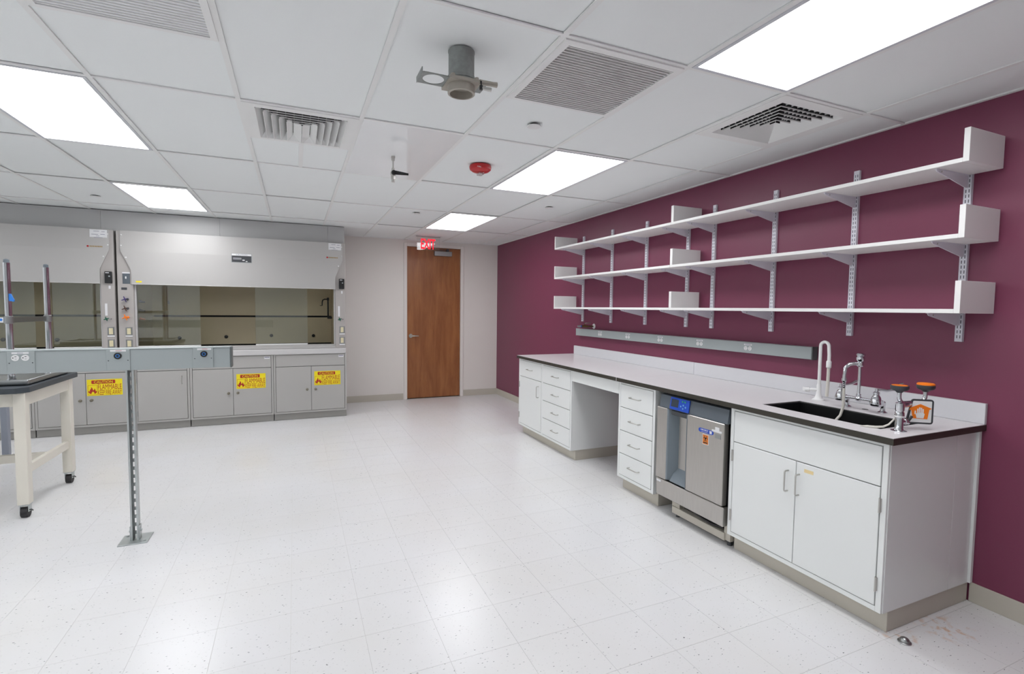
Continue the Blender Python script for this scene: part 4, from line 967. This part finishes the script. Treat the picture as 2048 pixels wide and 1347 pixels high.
def hood_cab(x0, x1, lab, doors, sign=None, single=False, tagx=True, grp=None):
    t = thing('hood_base_cabinet', lab, 'cabinet', ((x0+x1)/2, HY+.4, 0))
    q = bx(x0, x0+.022, HY+.002, YB-.03, .085, .841, .001); q.box(x1-.022, x1, HY+.002, YB-.03, .085, .841, .001); q.box(x0+.022, x1-.022, HY+.002, YB-.03, .085, .108, .001); q.box(x0+.022, x1-.022, HY+.02, YB-.03, .82, .841)
    q.obj('carcass', 'hood_base', t)
    bx(x0+.022, x1-.022, HY+.024, HY+.03, .108, .82).obj('shadow_gap', 'gap', t)
    bx(x0+.003, x1-.003, HY+.014, HY+.035, .003, .085, .001).obj('plinth', 'hood_plinth', t)
    bx(x0+.02, x1-.02, HY+.03, YB-.06, 0, .08).obj('plinth_base', 'plastic_dark', t)
    a, c_ = x0+.026, x1-.026
    if not single: bx(a, c_, HY+.001, HY+.02, .690, .836, .001).obj('apron_panel', 'hood_base', t)
    else: bx(a, c_, HY+.003, HY+.02, .690, .836, .001).obj('apron_panel', 'hood_base', t)
    if tagx:
        pt = bx(x1-.100, x1-.036, HY-.0002, HY+.001, .795, .826).obj('inspection_tag', 'paper', t); bx(x1-.096, x1-.040, HY-.0008, HY-.0002, .811, .820).obj('tag_print', 'ink', pt)
    if single:
        d = bx(a, c_, HY-.002, HY+.02, .112, .684, .0015).obj('door', 'hood_base', t)
        pull(d, (c_-.050, HY-.002, .53), (c_-.050, HY-.002, .62), (0, -1, 0), .004, .024)
        for z in (.2, .58):
            B().cyl((a-.004, HY-.004, z-.03), (a-.004, HY-.004, z+.03), .005, None, 8).obj('hinge', 'steel_side', t)
    else:
        m_ = (a+c_)/2+.002
        for p, (u, v) in enumerate(((a, m_-.002), (m_+.002, c_))):
            d = bx(u, v, HY-.002, HY+.02, .112, .684, .0015).obj('door', 'hood_base', t)
            kx = v-.048 if p == 0 else u+.048
            B().lathe([(.016, 0), (.016, -.002), (.008, -.008), (.014, -.018), (.014, -.024), (.006, -.028)], (kx, HY-.002, .385), 'Y', 16).obj('knob', 'knob', d, smooth=True)
    if sign is not None: flammable_sign(t, sign, .434)
hood_cab(-.258, .618, 'grey two-door flammables cabinet under the fume hood, nearest the wooden door', 2, .218)
hood_cab(-1.158, -.262, 'grey two-door flammables cabinet between the single-door cabinet and the end cabinet', 2, -.672)
hood_cab(-1.700, -1.162, 'grey single-door cabinet with hinged door and bar pull under the hood', 1, None, True, False)
hood_cab(-2.590, -1.706, 'grey two-door flammables cabinet behind the steel strut pole', 2, -2.134, tagx=False)
hood_cab(-3.480, -2.594, 'grey two-door cabinet without warning sign behind the cream table', 2, None, tagx=False)
hood_cab(-4.290, -3.484, 'grey two-door cabinet under the hood end beyond the cream table', 2, None, tagx=False)

# ------------------------------------------------------------------ strut pole and bench raceway
def strut_pole(x, y, ztop, lab):
    t = thing('strut_pole', lab, 'pole', (x, y, 0), 'strut poles of the service raceway')
    h_ = .0206
    bx(x-.076, x+.076, y-.076, y+.076, 0, .007, .001).obj('base_plate', 'zinc', t)
    q = B()
    q.box(x-h_, x-h_+.0026, y-h_, y+h_, .007, ztop); q.box(x+h_-.0026, x+h_, y-h_, y+h_, .007, ztop)
    q.box(x-h_+.0026, x-h_+.0095, y-h_, y-h_+.0026, .007, ztop); q.box(x+h_-.0095, x+h_-.0026, y-h_, y-h_+.0026, .007, ztop)
    # slotted web
    q.box(x-h_+.0026, x-.0071, y+h_-.0026, y+h_, .007, ztop); q.box(x+.0071, x+h_-.0026, y+h_-.0026, y+h_, .007, ztop)
    z = .03
    while z < ztop:
        q.box(x-.0071, x+.0071, y+h_-.0026, y+h_, z, min(z+.022, ztop)); z += .0508
    q.obj('strut_channel', 'zinc', t)
    for s_ in (-1, 1):
        q = bx(x+s_*(h_+.003)-.003, x+s_*(h_+.003)+.003, y-.020, y+.020, .007, .095, .002); br = q.obj('base_bracket', 'zinc', t)
        B().cyl((x+s_*(h_+.004), y, .06), (x+s_*(h_+.012), y, .06), .009, None, 6).obj('bolt', 'zinc', br)
    for sx, sy in ((.055, -.05), (-.055, .05)):
        B().cyl((x+sx, y+sy, .007), (x+sx, y+sy, .014), .009, None, 6).obj('anchor_bolt', 'zinc', t)
strut_pole(-.926, 3.700, 1.063, 'slotted zinc strut pole on a square floor plate')
strut_pole(-2.560, 3.700, 1.063, 'second slotted zinc strut pole beyond the cream table')
t = thing('bench_raceway', 'grey service raceway box on a strut pole above the floor', 'raceway', (-1.65, 3.70, 1.064))
fy = 3.660
bx(-2.90, -.388, fy, 3.742, 1.064, 1.190, .002).obj('channel', 'race', t)
bx(-.388, -.380, fy-.002, 3.744, 1.062, 1.192, .001).obj('end_cap', 'race_dark', t)
bx(-2.90, -.388, fy-.003, 3.745, 1.190, 1.196, .001).obj('top_lip', 'race', t)
def plate(x0, x1):
    p_ = bx(x0, x1, fy-.005, fy-.001, 1.066, 1.190, .001).obj('cover_plate', 'race', t)
    for a in (x0+.010, x1-.010): B().cyl((a, fy-.005, 1.125), (a, fy-.0065, 1.125), .003, None, 8).obj('plate_screw', 'plastic_dark', p_)
    return p_
p1 = plate(-1.476, -1.356); outlet_pair(p1, 'Y', (-1.418, fy-.005, 1.154), 1.05)
for xa, xb, xc in ((-1.030, -.915, -.974), (-.592, -.482, -.532)):
    p_ = plate(xa, xb)
    tl = B().lathe([(.0195, 0), (.0195, -.004), (.017, -.006)], (xc, fy-.005, 1.153), 'Y', 24).obj('twist_lock_socket', 'plastic_black', p_, smooth=True)
    B().lathe([(.0075, -.006), (.0075, -.0075), (.0105, -.0075), (.0105, -.006)], (xc, fy-.005, 1.153), 'Y', 24, ring=True).obj('socket_ring', 'blue_ring', p_)
    ns = bx(xc-.036, xc+.040, fy-.0065, fy-.005, 1.178, 1.189).obj('name_strip', 'paper', p_)
    bx(xc-.010, xc+.020, fy-.0072, fy-.0065, 1.183, 1.185).obj('strip_print', 'red', p_)

# ------------------------------------------------------------------ cream lab table with frame on top
def lab_table():
    xr, y0, y1, xl = -1.655, 4.315, 5.235, -3.46; zt = .895
    t = thing('lab_table', 'cream wooden lab table with slate top on castors', 'table', ((xr+xl)/2, (y0+y1)/2, 0))
    c_ = .055
    q = B(); q.prism([(xl, y0), (xr-c_, y0), (xr, y0+c_), (xr, y1-c_), (xr-c_, y1), (xl, y1)], 'Z', zt-.036, zt); q.obj('table_top', 'bench_top', t)
    lx = ((xr-.085, xr-.020), (xl+.020, xl+.085)); ly = ((y0+.035, y0+.098), (y1-.160, y1-.095))
    for (a0, a1) in lx:
        for (b0, b1) in ly:
            lg = bx(a0, a1, b0, b1, .092, zt-.036, .004).obj('leg', 'cream', t)
            cx_, cy_ = (a0+a1)/2, (b0+b1)/2
            q = bx(a0+.004, a1-.004, b0+.004, b1-.004, .086, .092); q.box(a0+.008, a0+.012, b0+.008, b1-.008, .040, .088, .001); q.box(a1-.012, a1-.008, b0+.008, b1-.008, .040, .088, .001); q.obj('castor_fork', 'zinc', lg)
            q = B(); q.cyl((a0+.014, cy_, .035), (a1-.014, cy_, .035), .035, None, 24); q.obj('castor_wheel', 'rubber', lg, smooth=True)
            B().tube([(a1-.012, cy_-.01, .05), (a1+.004, cy_-.016, .055), (a1+.014, cy_-.02, .047)], .004, 6).obj('castor_brake', 'plastic_black', lg)
    (rx0, rx1), (lx0, lx1) = lx; (ya0, ya1), (yb0, yb1) = ly
    bx(lx1, rx0, ya0+.008, ya0+.030, zt-.128, zt-.036, .002).obj('front_apron', 'cream', t); bx(lx1, rx0, yb1-.030, yb1-.008, zt-.128, zt-.036, .002).obj('rear_apron', 'cream', t)
    bx(rx1-.030, rx1-.006, ya1, yb0, zt-.128, zt-.036, .002).obj('side_apron', 'cream', t); bx(lx0+.006, lx0+.030, ya1, yb0, zt-.128, zt-.036, .002).obj('side_apron', 'cream', t)
    bx(rx0+.018, rx1-.018, ya1, yb0, .290, .352, .003).obj('side_stretcher', 'cream', t); bx(lx0+.018, lx1-.018, ya1, yb0, .290, .352, .003).obj('side_stretcher', 'cream', t)
    bx(lx1-.018, rx0+.018, 4.74, 4.77, .290, .352, .003).obj('long_stretcher', 'cream', t)
lab_table()
# steel pan and tube frame on the table
zt = .895
t = thing('steel_tray', 'shallow stainless tray with rounded rim lying on the slate table top', 'tray', (-2.2, 4.85, zt))
bx(-2.98, -1.715, 4.475, 5.145, zt, zt+.006).obj('tray_foot', 'plastic_black', t)
bx(-2.99, -1.700, 4.462, 5.158, zt+.006, zt+.010).obj('tray_floor', 'steel_side', t)
RW = .024
for nm, a in (('front_rim', (-3.0, -1.690, 4.450, 4.450+RW)), ('rear_rim', (-3.0, -1.690, 5.170-RW, 5.170)), ('side_rim', (-1.690-RW, -1.690, 4.450+RW, 5.170-RW)), ('side_rim', (-3.0, -3.0+RW, 4.450+RW, 5.170-RW))):
    bx(*a, zt+.005, zt+.040, .009, 3).obj(nm, 'steel_side', t, smooth=True)
t = thing('tube_frame', 'upright chrome tube frame with clamped cross bars standing in the steel tray', 'frame', (-2.2, 4.87, zt+.010))
zp = zt+.010
for (px, py) in ((-1.852, 4.640), (-1.797, 5.090), (-2.62, 4.640), (-2.62, 5.090)):
    p_ = B().cyl((px, py, zp), (px, py, 1.742), .0205, None, 20).obj('tube', 'chrome', t, smooth=True)
    B().lathe([(.034, zp), (.034, zp+.005), (.026, zp+.008), (.026, zp+.020)], (px, py, 0), seg=20).obj('foot_flange', 'chrome', p_, smooth=True)
    q = B(); q.lathe([(.016, 1.742), (.016, 1.762), (.008, 1.768)], (px, py, 0), seg=16); q.obj('tube_plug', 'slate_light', p_, smooth=True)
    B().lathe([(.0215, 1.315), (.0255, 1.318), (.0255, 1.365), (.0215, 1.368)], (px, py, 0), seg=20).obj('clamp', 'steel_side', p_, smooth=True)
for a, c_ in (((-1.838, 4.655), (-1.804, 5.075)), ((-2.62, 4.655), (-2.62, 5.075))):
    d_ = .004
    q = B(); q.prism([(a[0]-d_, a[1]), (a[0]+d_, a[1]), (c_[0]+d_, c_[1]), (c_[0]-d_, c_[1])], 'Z', 1.322, 1.360); q.obj('cross_bar', 'steel_side', t)
bx(-2.60, -1.872, 4.636, 4.644, 1.322, 1.360).obj('cross_bar', 'steel_side', t)
lb = bx(-1.920, -1.878, 4.632, 4.636, 1.322, 1.358).obj('white_label', 'paper', t); B().cyl((-1.892, 4.632, 1.342), (-1.892, 4.631, 1.342), .009, None, 12).obj('label_dot', 'tape_blue', lb)
q = B(); q.prism([(-1.834, 1.525), (-1.826, 1.525), (-1.808, 1.480), (-1.812, 1.470), (-1.834, 1.475)], 'Y', 4.610, 4.622); q.obj('tape_flag', 'tape_blue', t)
# grey post behind the table
t = thing('floor_post', 'grey square post on white floor plate behind the cream table', 'post', (-2.45, 5.99, 0))
B().lathe([(.075, 0), (.075, .004), (.060, .010), (.0, .010)], (-2.45, 5.99, 0), seg=28).obj('floor_plate', 'plastic_white', t, smooth=True)
bx(-2.475, -2.425, 5.965, 6.015, .008, .80, .004).obj('post', 'grey_leg', t)
bx(-2.50, -2.40, 5.94, 6.04, .80, .808, .001).obj('top_plate', 'grey_leg', t)
